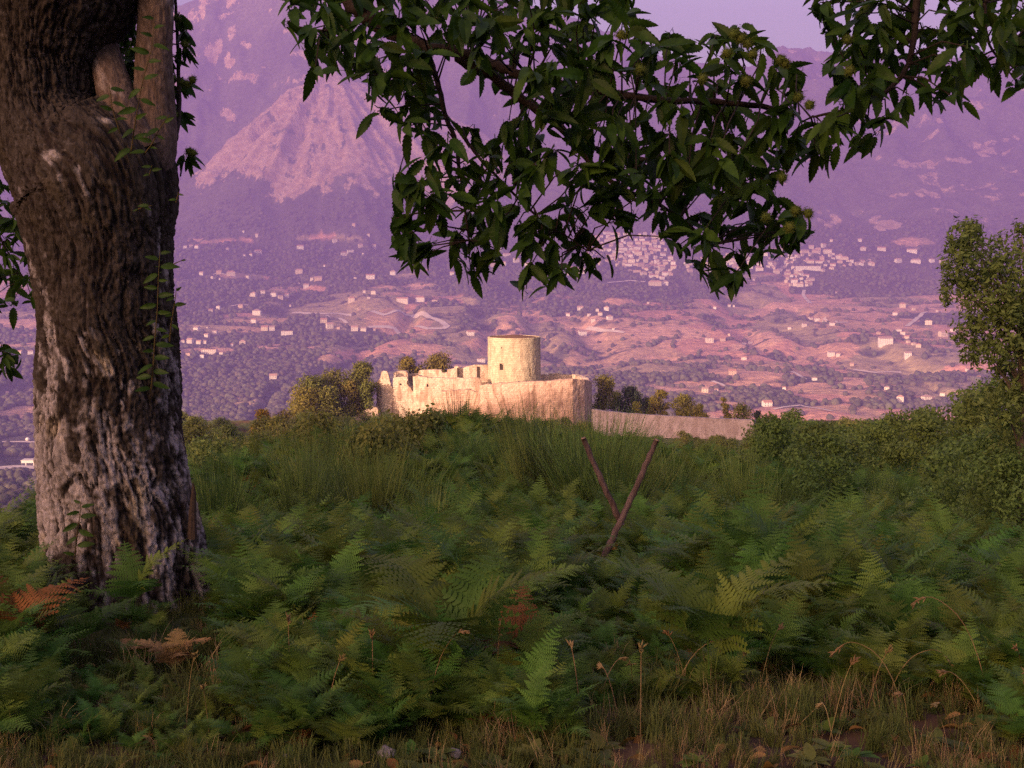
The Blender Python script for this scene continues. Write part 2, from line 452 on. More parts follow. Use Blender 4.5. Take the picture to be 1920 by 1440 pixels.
# fine relief: tree tops and scrub too far off to be told apart
tb = nn.new('ShaderNodeTexNoise'); tb.inputs['Scale'].default_value = 0.045; tb.inputs['Detail'].default_value = 5; tb.inputs['Roughness'].default_value = 0.7
tc = [n for n in nn if n.bl_idname == 'ShaderNodeTexCoord'][0]
ll.new(tc.outputs['Object'], tb.inputs['Vector'])
bp = nn.new('ShaderNodeBump'); bp.inputs['Strength'].default_value = 0.9; bp.inputs['Distance'].default_value = 12.0
ll.new(tb.outputs['Fac'], bp.inputs['Height']); ll.new(bp.outputs[0], nn['Principled BSDF'].inputs['Normal'])
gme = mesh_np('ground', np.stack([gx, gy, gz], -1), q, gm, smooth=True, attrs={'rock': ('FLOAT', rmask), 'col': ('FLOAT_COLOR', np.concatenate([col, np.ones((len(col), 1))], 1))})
ground = obj('ground', gme)
ground['kind'] = 'structure'
FLD2, RK2, ON2 = fld.reshape(nr, nc), rk.reshape(nr, nc), onc.reshape(nr, nc)

# ---------------------------------------------------------------- scattering of what nobody could count
def source_collection(name, meshes):
    c = bpy.data.collections.new(name)
    for i, me in enumerate(meshes):
        c.objects.link(bpy.data.objects.new('%s_%03d' % (name, i), me))
    return c
def scatter(name, P, E, Sc, I, coll, parent=None):
    """one object whose points each carry one of the collection's meshes"""
    n = len(P)
    me = bpy.data.meshes.new(name)
    me.vertices.add(n)
    me.vertices.foreach_set('co', np.asarray(P, np.float32).ravel())
    for k_, t_, v_ in (('rot', 'FLOAT_VECTOR', E), ('siz', 'FLOAT_VECTOR', Sc), ('pick', 'INT', I)):
        a = me.attributes.new(k_, t_, 'POINT')
        a.data.foreach_set('vector' if t_ == 'FLOAT_VECTOR' else 'value', np.asarray(v_, np.int32 if t_ == 'INT' else np.float32).ravel())
    o = put(bpy.data.objects.new(name, me), parent)
    g = bpy.data.node_groups.new(name, 'GeometryNodeTree')
    g.interface.new_socket('Geometry', in_out='INPUT', socket_type='NodeSocketGeometry')
    g.interface.new_socket('Geometry', in_out='OUTPUT', socket_type='NodeSocketGeometry')
    gi = g.nodes.new('NodeGroupInput'); go = g.nodes.new('NodeGroupOutput')
    ci = g.nodes.new('GeometryNodeCollectionInfo')
    ci.inputs['Collection'].default_value = coll
    ci.inputs['Separate Children'].default_value = True
    ci.inputs['Reset Children'].default_value = True
    ip = g.nodes.new('GeometryNodeInstanceOnPoints')
    ip.inputs['Pick Instance'].default_value = True
    def nat(nm, ty):
        a = g.nodes.new('GeometryNodeInputNamedAttribute'); a.data_type = ty
        a.inputs['Name'].default_value = nm
        return [s for s in a.outputs if s.enabled and s.name == 'Attribute'][0]
    g.links.new(gi.outputs[0], ip.inputs['Points'])
    g.links.new(ci.outputs[0], ip.inputs['Instance'])
    g.links.new(nat('pick', 'INT'), ip.inputs['Instance Index'])
    er = g.nodes.new('FunctionNodeEulerToRotation')
    g.links.new(nat('rot', 'FLOAT_VECTOR'), er.inputs[0])
    g.links.new(er.outputs[0], ip.inputs['Rotation'])
    g.links.new(nat('siz', 'FLOAT_VECTOR'), ip.inputs['Scale'])
    g.links.new(ip.outputs[0], go.inputs[0])
    m = o.modifiers.new('scatter', 'NODES'); m.node_group = g
    return o

# ---------------------------------------------------------------- woods of the valley
def lump(seed, sub=2, flat=0.85, amp=0.28):
    import bmesh
    bm = bmesh.new()
    bmesh.ops.create_icosphere(bm, subdivisions=sub, radius=1.0)
    V = np.array([v.co[:] for v in bm.verts])
    Fc = np.array([[v.index for v in f.verts] for f in bm.faces])
    bm.free()
    n = fbm(V[:, 0] * 1.7 + seed * 3.1 + V[:, 2], V[:, 1] * 1.7 + V[:, 2] * 1.3, 3, seed)
    V = V * (1 + amp * 1.6 * n)[:, None]
    V[:, 2] = V[:, 2] * flat + 0.55
    return V, Fc
m_wood = pmat('valley_wood', (0.075, 0.074, 0.048), rough=0.95, spec=0.05, col2=(0.118, 0.110, 0.062), scale=2.0, var=0.35, objvar=0.7)
wc = source_collection('valley_tree', [mesh_np('valley_tree', *lump(i, 2, random.uniform(.8, 1.15)), m_wood) for i in range(5)])
fcols = np.nonzero(np.abs(th) < math.radians(26.5))[0]
N = 62000
ri = np.searchsorted(RL, 900) + RNG.random(N) * (np.searchsorted(RL, 5300) - np.searchsorted(RL, 900))
ci_ = fcols[0] + RNG.random(N) * (len(fcols) - 2)
r0 = ri.astype(int); c0 = ci_.astype(int)
fr, fc = ri - r0, ci_ - c0
def bil(A): return (A[r0, c0] * (1 - fr) + A[r0 + 1, c0] * fr) * (1 - fc) + (A[r0, c0 + 1] * (1 - fr) + A[r0 + 1, c0 + 1] * fr) * fc
tx, ty = bil(GX), bil(GY)
fv = bil(FLD2)
keep = (RNG.random(N) < np.where(fv < 0.5, 0.9, 0.035)) & (bil(RK2) < .2) & (bil(ON2) < .1)
tx, ty = tx[keep], ty[keep]
tzv = terrain(tx, ty)
n = len(tx)
sz = RNG.uniform(3.6, 7.2, n) * (1 + 0.25 * sstep(2500, 5000, ty))
sc = np.stack([sz, sz, sz * RNG.uniform(.75, 1.2, n)], -1)
ee = np.stack([np.zeros(n), np.zeros(n), RNG.uniform(0, 6.28, n)], -1)
WOOD = dict(P=np.stack([tx, ty, tzv - .5], -1), E=ee, Sc=sc, I=RNG.integers(0, 5, n))
# (linked further down, once the houses and roads have been cleared of trees)

# ---------------------------------------------------------------- roads and bare tracks
m_road = pmat('pale_road', (0.68, 0.57, 0.47), rough=0.95, spec=0.05, col2=(0.56, 0.45, 0.36), scale=0.05)
CLEAR = []
def road(pts, width, name='road'):
    width *= 1.35
    W_ = []
    P = [land(px, py) for px, py in pts]
    for a, b in zip(P[:-1], P[1:]):
        k = max(2, int((b - a).length / 12))
        for i in range(k): W_.append(a.lerp(b, i / k))
    W_.append(P[-1])
    xs = np.array([p.x for p in W_]); ys = np.array([p.y for p in W_])
    tx_, ty_ = np.gradient(xs), np.gradient(ys)
    ln = np.hypot(tx_, ty_) + 1e-6
    nx, ny = -ty_ / ln, tx_ / ln
    V = []
    for s in (-1, -.33, .33, 1):
        X, Y = xs + nx * s * width / 2, ys + ny * s * width / 2
        V.append(np.stack([X, Y, terrain(X, Y) + 1.6], -1))
    m = len(xs)
    V = np.concatenate(V)
    q_ = [(k * m + i, k * m + i + 1, (k + 1) * m + i + 1, (k + 1) * m + i) for k in range(3) for i in range(m - 1)]
    o = obj(name, mesh_np(name, V, np.array(q_), m_road, True))
    o['kind'] = 'structure'
    for p in W_: CLEAR.append((p.x, p.y, width * 1.2 + 9))
road([(548, 588), (600, 589), (660, 592), (720, 592), (770, 592), (805, 596), (828, 604), (838, 613), (832, 617), (800, 617), (740, 617), (690, 614)], 13)
road([(612, 592), (640, 600), (650, 607)], 8)
road([(430, 575), (448, 572), (470, 574)], 8)
road([(400, 515), (420, 515), (443, 521)], 8)
road([(1100, 617), (1130, 621), (1170, 625)], 9)
road([(1700, 613), (1712, 604), (1730, 588), (1738, 586), (1770, 589)], 9)
road([(1335, 716), (1352, 722), (1362, 727)], 6)
road([(1484, 698), (1500, 706), (1510, 712)], 6)
road([(1140, 531), (1180, 527), (1210, 529)], 10)
road([(1508, 545), (1506, 553), (1512, 562), (1520, 570)], 8)
road([(1690, 700), (1640, 700), (1600, 695)], 7)
road([(0, 631 + 200), (40, 831), (75, 832)], 7)
road([(-10, 880), (30, 879), (70, 880)], 16)
road([(1450, 770), (1500, 762), (1560, 772)], 6)
road([(1545, 598), (1570, 606), (1590, 605)], 6)

# ---------------------------------------------------------------- houses of the valley
WALLS = [pmat('house_wall', c, rough=0.9, spec=0.1, var=0.1, scale=0.3) for c in ((0.64, 0.57, 0.48), (0.56, 0.47, 0.36), (0.72, 0.67, 0.60), (0.50, 0.38, 0.28))]
ROOFS = [pmat('tile_roof', c, rough=0.9, spec=0.1, var=0.25, scale=0.6) for c in ((0.42, 0.22, 0.15), (0.50, 0.31, 0.22), (0.36, 0.24, 0.19))]
m_pane = pmat('dark_window', (0.05, 0.045, 0.05), rough=0.3, spec=0.5)
def house_meshes(w, d, h, roof, wi, ri_):
    """returns wall mesh, roof mesh and the window places of a house w wide, d deep, h to the eaves"""
    a = MB(); b = MB()
    rh = 0.3 * d if roof != 'flat' else 0.0
    x, y = w / 2, d / 2
    v = [(-x, -y, -9), (x, -y, -9), (x, y, -9), (-x, y, -9), (-x, -y, h), (x, -y, h), (x, y, h), (-x, y, h)]
    fcs = [(0, 1, 5, 4), (1, 2, 6, 5), (2, 3, 7, 6), (3, 0, 4, 7), (4, 5, 6, 7)]
    if roof == 'gable':
        v += [(-x, 0, h + rh), (x, 0, h + rh)]
        fcs = fcs[:4] + [(4, 8, 7), (5, 6, 9)]
    a.add(v, fcs)
    o, t = 0.45, 0.35
    if roof == 'flat':
        for cx_, cy_, sx, sy in ((0, -y, w + .5, .45), (0, y, w + .5, .45), (-x, 0, .45, d - .5), (x, 0, .45, d - .5)):
            b.box((cx_, cy_, h + .3), (sx, sy, .7))
        b.box((0, 0, h + .08), (w - .5, d - .5, .12))
    elif roof == 'gable':
        for s in (-1, 1):
            e = (y + o); hz = h - rh * o / y
            v2 = [(-x - o, s * e, hz), (x + o, s * e, hz), (x + o, 0, h + rh + .02), (-x - o, 0, h + rh + .02)]
            v2 = v2 + [(p[0], p[1], p[2] + t) for p in v2]
            b.add(v2, [(0, 3, 2, 1), (4, 5, 6, 7), (0, 1, 5, 4), (1, 2, 6, 5), (2, 3, 7, 6), (3, 0, 4, 7)])
    else:
        rx = max(0.2, x - y)
        v2 = [(-x - o, -y - o, h), (x + o, -y - o, h), (x + o, y + o, h), (-x - o, y + o, h), (-rx, 0, h + rh * 1.2), (rx, 0, h + rh * 1.2),
              (-x - o, -y - o, h + .3), (x + o, -y - o, h + .3), (x + o, y + o, h + .3), (-x - o, y + o, h + .3)]
        b.add(v2, [(3, 2, 1, 0), (0, 1, 7, 6), (1, 2, 8, 7), (2, 3, 9, 8), (3, 0, 6, 9), (6, 7, 5, 4), (7, 8, 5), (8, 9, 4, 5), (9, 6, 4)])
    return mesh_np('wall', a.V, a.F, WALLS[wi]), mesh_np('roof', b.V, b.F, ROOFS[ri_])
PROTO = {}
_pane = None
def house(p, w, h, rz, style, wi, ri_, label, group, name='house', cat='house', windows=0):
    global _pane
    d = min(w * .75, 13.0)
    key = (round(w / 3), round(h / 2), style, wi, ri_)
    if key not in PROTO:
        PROTO[key] = (house_meshes(key[0] * 3, min(key[0] * 2.2, 13.0), key[1] * 2 + 1.0, style, wi, ri_), key[0] * 3, min(key[0] * 2.2, 13.0), key[1] * 2 + 1.0)
    (wm, rm), w_, d_, h_ = PROTO[key]
    r = empty(name, p, rz)
    tag(r, label, cat, group)
    obj('wall', wm, r); obj('roof', rm, r)
    if windows:
        if _pane is None:
            t = MB(); t.box((0, 0, 0), (1, .16, 1)); _pane = mesh_np('window', t.V, t.F, m_pane)
        rows = max(1, int(h_ / 3.3)); cols = max(2, int(w_ / 5.0))
        for a in range(rows):
            for b in range(cols):
                o = obj('window', _pane, r)
                o.location = (-w_ / 2 + (b + .5) * w_ / cols, -d_ / 2 - .03, h_ * (a + .55) / rows)
                o.scale = (1.25, 1, 1.6)
    CLEAR.append((p[0], p[1], w * .62 + 7))
    # keep the view of the front free of tree crowns
    CLEAR.append((p[0] * .994, p[1] * .994 - 10, w * .6 + 6))
    return r
rh = random.Random(5)
G = {  # hamlets: where they are, and their houses as (px, py of the base, width in pixels)
 'pale farmhouse high on the wooded slope beside the trunk': [(347, 465, 9), (358, 464, 9), (370, 466, 10), (427, 470, 7), (458, 480, 6), (471, 480, 7)],
 'pale house in the row under the rocky spur': [(628, 454, 11), (676, 464, 10), (701, 465, 12), (657, 474, 15), (645, 479, 14), (681, 478, 6)],
 'tiny house high in the woods under the rocky spur': [(691, 442, 7), (664, 424, 9), (482, 445, 7), (457, 436, 5), (609, 500, 5)],
 'house in the hamlet above the curved track near the trunk': [(378, 516, 9), (411, 514, 12), (398, 523, 6), (412, 525, 5), (465, 522, 9)],
 'pale house in the loose hamlet left of the hanging chestnut leaves': [(545, 525, 7), (597, 526, 18), (585, 526, 8), (574, 540, 12), (561, 533, 5), (666, 523, 6), (683, 549, 7), (701, 552, 11), (691, 560, 6), (674, 582, 8), (544, 575, 5)],
 'cream house on the low ridge left of the oval track': [(493, 551, 12), (476, 556, 13), (514, 556, 14), (526, 561, 11), (538, 557, 11), (469, 556, 5)],
 'white house along the dirt lane below the low ridge by the trunk': [(452, 578, 11), (410, 580, 10), (395, 585, 9)],
 'house in the hamlet touching the right side of the trunk': [(369, 619, 12), (389, 617, 6), (404, 626, 12), (388, 632, 11), (357, 643, 14), (343, 642, 8), (373, 645, 10), (384, 645, 9), (435, 649, 7), (337, 664, 15), (354, 668, 11), (415, 665, 10), (379, 671, 9)],
 'white farm building beside the left end of the oval track': [(607, 605, 15), (618, 616, 17), (665, 620, 15), (682, 621, 14), (702, 620, 6), (635, 617, 7)],
 'pale house in the small white hamlet right of the round tower': [(1065, 593, 10), (1138, 582, 12), (1125, 592, 10), (1143, 600, 13), (1112, 603, 10), (1105, 592, 8), (1120, 584, 8), (1150, 620, 5)],
 'small pale house on the wood edge below the town': [(1340, 580, 8), (1367, 576, 8), (1376, 576, 5), (1413, 526, 4), (1215, 570, 5), (1568, 551, 4)],
 'white farmhouse with a long low barn among the middle fields': [(1355, 640, 11), (1367, 630, 6), (1330, 642, 18), (1407, 645, 8), (1395, 646, 7)],
 'pale house in the hilltop hamlet of the right fields': [(1508, 612, 10), (1532, 602, 12), (1520, 601, 9), (1480, 617, 8), (1560, 611, 10), (1545, 606, 8)],
 'house by the pale zigzag track on the right fields': [(1678, 591, 10), (1692, 577, 15), (1713, 582, 8), (1757, 585, 6), (1741, 609, 16)],
 'cream house in the terraced hamlet above the long white barn': [(1685, 622, 10), (1693, 628, 10), (1700, 636, 11), (1703, 643, 9), (1722, 652, 11), (1647, 627, 9), (1713, 647, 8)],
 'pale farmhouse among the lower fields near the evergreen tree': [(1813, 696, 8), (1822, 711, 8), (1835, 711, 7), (1788, 622, 13), (1768, 631, 19)],
 'pale farmhouse among the fields just above the oak thicket': [(1635, 729, 9), (1663, 731, 13), (1688, 754, 17), (1737, 752, 20), (1767, 743, 10), (1527, 714, 10), (1597, 686, 9)],
 'pale house far down in the valley left of the trunk': [(57, 665, 11), (38, 663, 9), (14, 742, 8)],
 'house in the town row towards the evergreen tree': [(1717, 493, 22), (1684, 492, 16), (1747, 492, 11), (1767, 494, 14), (1633, 498, 14), (1653, 470, 20), (1710, 474, 24), (1618, 470, 12), (1544, 463, 11), (1559, 453, 7), (1521, 467, 11), (1612, 453, 9)],
 'white house in the town outskirts behind the hanging leaves': [(848, 516, 10), (737, 515, 13), (905, 508, 14), (925, 500, 14), (945, 498, 12), (968, 492, 14), (950, 482, 16), (975, 478, 12), (990, 500, 14), (912, 490, 12), (935, 470, 12)],
}
ORD = ['leftmost', 'second from left', 'third from left', 'fourth from left', 'fifth from left', 'sixth from left', 'seventh from left', 'eighth from left', 'ninth from left', 'tenth from left', 'eleventh from left', 'twelfth from left', 'rightmost']
for lab0, hs in G.items():
    hs = sorted(hs)
    for hk, (px, py, w) in enumerate(hs):
        lab = lab0 + ', ' + (ORD[hk] if hk < len(hs) - 1 else 'rightmost')
        p = land(px, py)
        ww = w * .78 / 2200.0 * p.y
        hh = max(4.0, min(10.5, ww * rh.uniform(.42, .6)))
        wi = rh.choices([0, 1, 2, 3], [5, 2, 5, 1])[0]
        house(p, ww, hh, rh.uniform(-.5, .45), rh.choices(['gable', 'hip', 'flat'], [5, 3, 1])[0], wi, rh.randrange(3), lab, lab0, windows=1 if w >= 12 else 0)
SINGLE = [(563, 467, 12, 'gable', 2, 'lone white gabled house above the scattered hamlets left of the hanging leaves'),
 (484, 477, 14, 'hip', 0, 'large white house with a wing, highest right of the trunk'),
 (433, 517, 15, 'hip', 1, 'tall cream house at the end of the curved track near the trunk'),
 (561, 513, 13, 'hip', 1, 'cream house standing alone on the slope left of the square white house'),
 (695, 523, 16, 'gable', 2, 'square bright white house above the oval track'),
 (660, 566, 12, 'hip', 1, 'tan house standing just above the start of the oval track'),
 (482, 591, 15, 'hip', 2, 'white house on the rim of the tan field right of the trunk'),
 (476, 605, 10, 'gable', 2, 'small white house in the middle of the tan field right of the trunk'),
 (497, 620, 12, 'gable', 1, 'cream house at the foot of the tan field, the left one of two'),
 (510, 620, 10, 'gable', 0, 'white house at the foot of the tan field, the right one of two'),
 (538, 628, 21, 'flat', 2, 'long low white shed at the edge of the left wood'),
 (455, 647, 12, 'hip', 1, 'yellowish house at the right end of the red roofed hamlet'),
 (393, 664, 28, 'flat', 0, 'long low white building with a portico below the red roofed hamlet'),
 (512, 711, 12, 'gable', 0, 'lone pale house deep in the wood left of the castle'),
 (788, 566, 16, 'hip', 2, 'big white house at the end of the long farm row above the oval track'),
 (755, 568, 22, 'gable', 0, 'long white barn above the oval track'),
 (815, 566, 9, 'flat', 0, 'small white shed right of the long farm row above the oval track'),
 (882, 629, 12, 'gable', 2, 'lone white house just left of the round tower top'),
 (902, 679, 15, 'flat', 2, 'low white building right behind the left side of the round tower'),
 (1088, 582, 11, 'gable', 2, 'bright white gabled house, topmost left of the hamlet right of the tower'),
 (1092, 629, 14, 'gable', 2, 'lone white house below the hamlet right of the round tower'),
 (1395, 675, 9, 'gable', 0, 'lone white cottage in the fields below the middle farmhouse'),
 (1373, 703, 14, 'gable', 3, 'pinkish farmhouse with a red roof in the fields above the long wall'),
 (1322, 736, 12, 'gable', 1, 'pale barn just above the trees behind the long wall'),
 (1343, 736, 7, 'gable', 2, 'small white house beside the barn above the long wall'),
 (1438, 762, 15, 'gable', 2, 'white house at the edge of the trees right of the long wall'),
 (1470, 731, 5, 'gable', 2, 'tiny white hut among the lower right fields'),
 (1558, 668, 11, 'gable', 2, 'bright white farmhouse in the middle of the right fields'),
 (1571, 669, 8, 'gable', 0, 'small white barn right beside the bright farmhouse in the right fields'),
 (1660, 645, 25, 'gable', 2, 'long white barn below the terraced hamlet on the right'),
 (1702, 670, 12, 'gable', 2, 'tall white house standing alone below the terraced hamlet'),
 (549, 752, 8, 'gable', 2, 'white house corner showing beside the trees left of the castle'),
 (1515, 506, 46, 'flat', 2, 'very long bright white building in the middle of the town'),
 (1228, 536, 24, 'hip', 1, 'big cream palazzo with many windows at the foot of the town'),
 (1247, 535, 12, 'hip', 2, 'white house joined to the right of the cream palazzo')]
for (px, py, w, st, wi, lab) in SINGLE:
    p = land(px, py)
    ww = w / 2200.0 * p.y
    house(p, ww, max(4.0, min(13.0, ww * (.26 if st == 'flat' else .5))), rh.uniform(-.3, .3), st, wi, rh.randrange(3), lab, None, windows=1 if w >= 9 else 0)
# the hill town
def inside(px, py, poly):
    c = False
    for (x1, y1), (x2, y2) in zip(poly, poly[1:] + poly[:1]):
        if (y1 > py) != (y2 > py) and px < (x2 - x1) * (py - y1) / (y2 - y1) + x1: c = not c
    return c
T1 = [(1094, 450), (1130, 438), (1240, 438), (1243, 462), (1262, 480), (1266, 515), (1262, 532), (1240, 528), (1200, 515), (1165, 508), (1140, 492), (1120, 500), (1078, 520), (1060, 515), (1075, 490), (1100, 470)]
T2 = [(1278, 500), (1305, 488), (1345, 482), (1390, 476), (1455, 468), (1500, 472), (1575, 474), (1590, 488), (1642, 488), (1645, 500), (1570, 503), (1545, 512), (1528, 526), (1507, 545), (1485, 540), (1462, 520), (1432, 508), (1395, 508), (1370, 520), (1345, 535), (1330, 530), (1310, 508), (1290, 512)]
town = []
for poly, lab in ((T1, 'pale house in the steep upper quarter of the hillside town'), (T2, 'pale house in the crowded lower quarter of the hillside town')):
    y = 436.0
    row = 0
    while y < 548:
        x = min(a for a, _ in poly) + (row % 2) * 5.0
        while x < max(a for a, _ in poly):
            qx, qy = x + rh.uniform(-4, 4), y + rh.uniform(-2, 2)
            if inside(qx, qy, poly) and rh.random() < .80 and not (abs(qx - 1515) < 26 and 496 < qy < 512):
                town.append((rh.choice([5, 6, 6, 7, 8, 9, 11, 14]), qx, qy, lab))
            x += rh.uniform(8, 14)
        y += 5.6; row += 1
town.sort(reverse=True)
rest = [MB() for _ in range(4)]; restr = [MB() for _ in range(3)]
for k, (w, qx, qy, lab) in enumerate(town):
    p = land(qx, qy)
    wi = rh.choices([0, 1, 2, 3], [4, 4, 4, 2])[0]
    rz = rh.uniform(-.5, .5)
    st = rh.choices(['gable', 'hip', 'flat'], [5, 4, 1])[0]
    hh = rh.choice([6, 7, 9, 9, 11])
    ww = w / 2200 * p.y
    if k < 122:
        house(p, ww, hh, rz, st, wi, rh.randrange(3), lab, 'houses of the ' + lab.split(' in the ')[1], windows=0)
    else:
        ri_ = rh.randrange(3)
        wm, rm = house_meshes(ww, min(ww * .75, 12.0), hh, st, wi, ri_)
        M_ = Matrix.Translation(p) @ Matrix.Rotation(rz, 4, 'Z')
        for me_, dst in ((wm, rest[wi]), (rm, restr[ri_])):
            dst.add([M_ @ v.co for v in me_.vertices], [tuple(f.vertices) for f in me_.polygons])
            bpy.data.meshes.remove(me_)
        CLEAR.append((p[0], p[1], ww * .6 + 3))
tw = empty('hillside_town', land(1180, 500))
tag(tw, 'the many smaller houses packed between the larger ones of the hillside town', 'town', kind='stuff')
for k, b_ in enumerate(rest + restr):
    o = b_.build('wall' if k < 4 else 'roof', WALLS[k] if k < 4 else ROOFS[k - 4], tw)
    o.matrix_parent_inverse = Matrix.Translation(-tw.location)
    o['kind'] = 'stuff'
# the works far down on the left
p = land(60, 872)
fw = 44 / 2200 * p.y
fac = empty('factory', p, .05)
tag(fac, 'long white factory hall with dark gateways beside the trunk', 'factory')
t = MB(); t.box((4, 0, 2.5), (fw, 14, 9)); t.build('wall', WALLS[2], fac)
t = MB(); t.box((4, 0, 7.3), (fw + 1, 15, .7)); t.build('roof', WALLS[0], fac)
for k, (a, b) in enumerate(((-9, 5), (-.5, 9), (11, 4))):
    t = MB(); t.box((a, -7.05, 1.8), (b, .2, 3.8)); t.build('gateway', m_pane, fac)
p = land(52, 826)
tk = empty('storage_tank', p)
tag(tk, 'round white storage tank on the bank above the factory', 'tank')
V, Fc = lump(3, 2, .8, .0)
obj('shell', mesh_np('shell', V * 3.6, Fc, WALLS[2], True), tk)
t = MB(); t.tube([(0, 0, -1.5), (0, 0, 1.2)], [3.0, 3.0], 16); t.build('base', WALLS[1], tk)
CLEAR += [(land(52, 826).x, land(52, 826).y, 40), (land(40, 868).x, land(40, 868).y, 45)]
# now the woods, clear of houses and roads
P = WOOD['P']; ok = np.ones(len(P), bool)
for (x, y, r) in CLEAR:
    ok &= (np.abs(P[:, 0] - x) > r) | (np.abs(P[:, 1] - y) > r * 1.3)
vw = scatter('valley_woods', P[ok], WOOD['E'][ok], WOOD['Sc'][ok], WOOD['I'][ok], wc)
tag(vw, 'dark hazy woods covering the valley slopes between the fields', 'woods', kind='stuff')
print('TOWN', len(town), 'scattered', sum(len(v) for v in G.values()) + len(SINGLE), 'woods', ok.sum())

# ---------------------------------------------------------------- the ruined castle on the knoll
def stone_mat(name, c1, c2, c3, scale=0.45, courses=.8):
    m = pmat(name, c1, rough=0.95, spec=0.05, col2=c2, scale=scale, var=0.22, bump=0.6, bscale=3.5)
    n = m.node_tree.nodes; l = m.node_tree.links
    p = n['Principled BSDF']
    src = p.inputs['Base Color'].links[0].from_socket
    mp = [k for k in n if k.bl_idname == 'ShaderNodeMapping'][0]
    # weather stains running down and dark holes of lost stones
    v = n.new('ShaderNodeTexVoronoi'); v.inputs['Scale'].default_value = 1.15
    l.new(mp.outputs[0], v.inputs['Vector'])
    r = n.new('ShaderNodeMapRange'); r.inputs['From Min'].default_value = 0.06; r.inputs['From Max'].default_value = 0.2
    l.new(v.outputs['Distance'], r.inputs['Value'])
    st = n.new('ShaderNodeTexNoise'); st.inputs['Scale'].default_value = 0.8; st.inputs['Detail'].default_value = 5
    m2 = n.new('ShaderNodeMapping'); m2.inputs['Scale'].default_value = (1, 1, .3)
    tc = [k for k in n if k.bl_idname == 'ShaderNodeTexCoord'][0]
    l.new(tc.outputs['Object'], m2.inputs['Vector']); l.new(m2.outputs[0], st.inputs['Vector'])
    r2 = n.new('ShaderNodeMapRange'); r2.inputs['From Min'].default_value = 0.50; r2.inputs['From Max'].default_value = 0.62
    l.new(st.outputs['Fac'], r2.inputs['Value'])
    mx = n.new('ShaderNodeMix'); mx.data_type = 'RGBA'
    l.new(r2.outputs[0], mx.inputs['Factor']); l.new(src, mx.inputs['A']); mx.inputs['B'].default_value = (*c3, 1)
    mul = n.new('ShaderNodeMath'); mul.operation = 'MULTIPLY_ADD'; mul.inputs[1].default_value = .5; mul.inputs[2].default_value = .5
    l.new(r.outputs[0], mul.inputs[0])
    bt = n.new('ShaderNodeTexBrick')                     # faint courses
    bt.inputs['Scale'].default_value = 1.0; bt.inputs['Brick Width'].default_value = .9; bt.inputs['Row Height'].default_value = .42; bt.inputs['Mortar Size'].default_value = .05; bt.inputs['Mortar Smooth'].default_value = .6
    bt.inputs['Color1'].default_value = (1, 1, 1, 1); bt.inputs['Color2'].default_value = (.80, .80, .80, 1); bt.inputs['Mortar'].default_value = (.58, .56, .55, 1)
    mb_ = n.new('ShaderNodeMapping'); mb_.inputs['Rotation'].default_value = (math.radians(-90), 0, 0)
    l.new(tc.outputs['Object'], mb_.inputs['Vector']); l.new(mb_.outputs[0], bt.inputs['Vector'])
    cm_ = n.new('ShaderNodeMix'); cm_.data_type = 'RGBA'; cm_.blend_type = 'MULTIPLY'; cm_.inputs['Factor'].default_value = courses
    l.new(mx.outputs['Result'], cm_.inputs['A']); l.new(bt.outputs['Color'], cm_.inputs['B'])
    sc_ = n.new('ShaderNodeVectorMath'); sc_.operation = 'SCALE'
    l.new(cm_.outputs['Result'], sc_.inputs[0]); l.new(mul.outputs[0], sc_.inputs['Scale'])
    l.new(sc_.outputs[0], p.inputs['Base Color'])
    return m
m_stone = stone_mat('castle_stone', (0.56, 0.43, 0.35), (0.46, 0.34, 0.275), (0.32, 0.22, 0.17))
m_front = stone_mat('front_stone', (0.54, 0.37, 0.30), (0.45, 0.29, 0.235), (0.32, 0.20, 0.16))
m_tower = stone_mat('tower_stone', (0.47, 0.385, 0.285), (0.40, 0.325, 0.24), (0.35, 0.27, 0.20), scale=.3)
m_gap = pmat('dark_opening', (0.05, 0.035, 0.03), rough=1.0, spec=0)  # near black: the shade inside openings given as a colour
m_lead = pmat('roof_cover', (0.16, 0.09, 0.065), rough=1, spec=0, var=.25, scale=.5)
CASTLE = empty('castle', (0, 262, tz(0, 262)))
tag(CASTLE, 'ruined cream stone castle with a round tower on the wooded knoll', 'castle')
def child(o, par):
    o.parent = par
    o.matrix_parent_inverse = Matrix.Translation(-par.location)
    return o
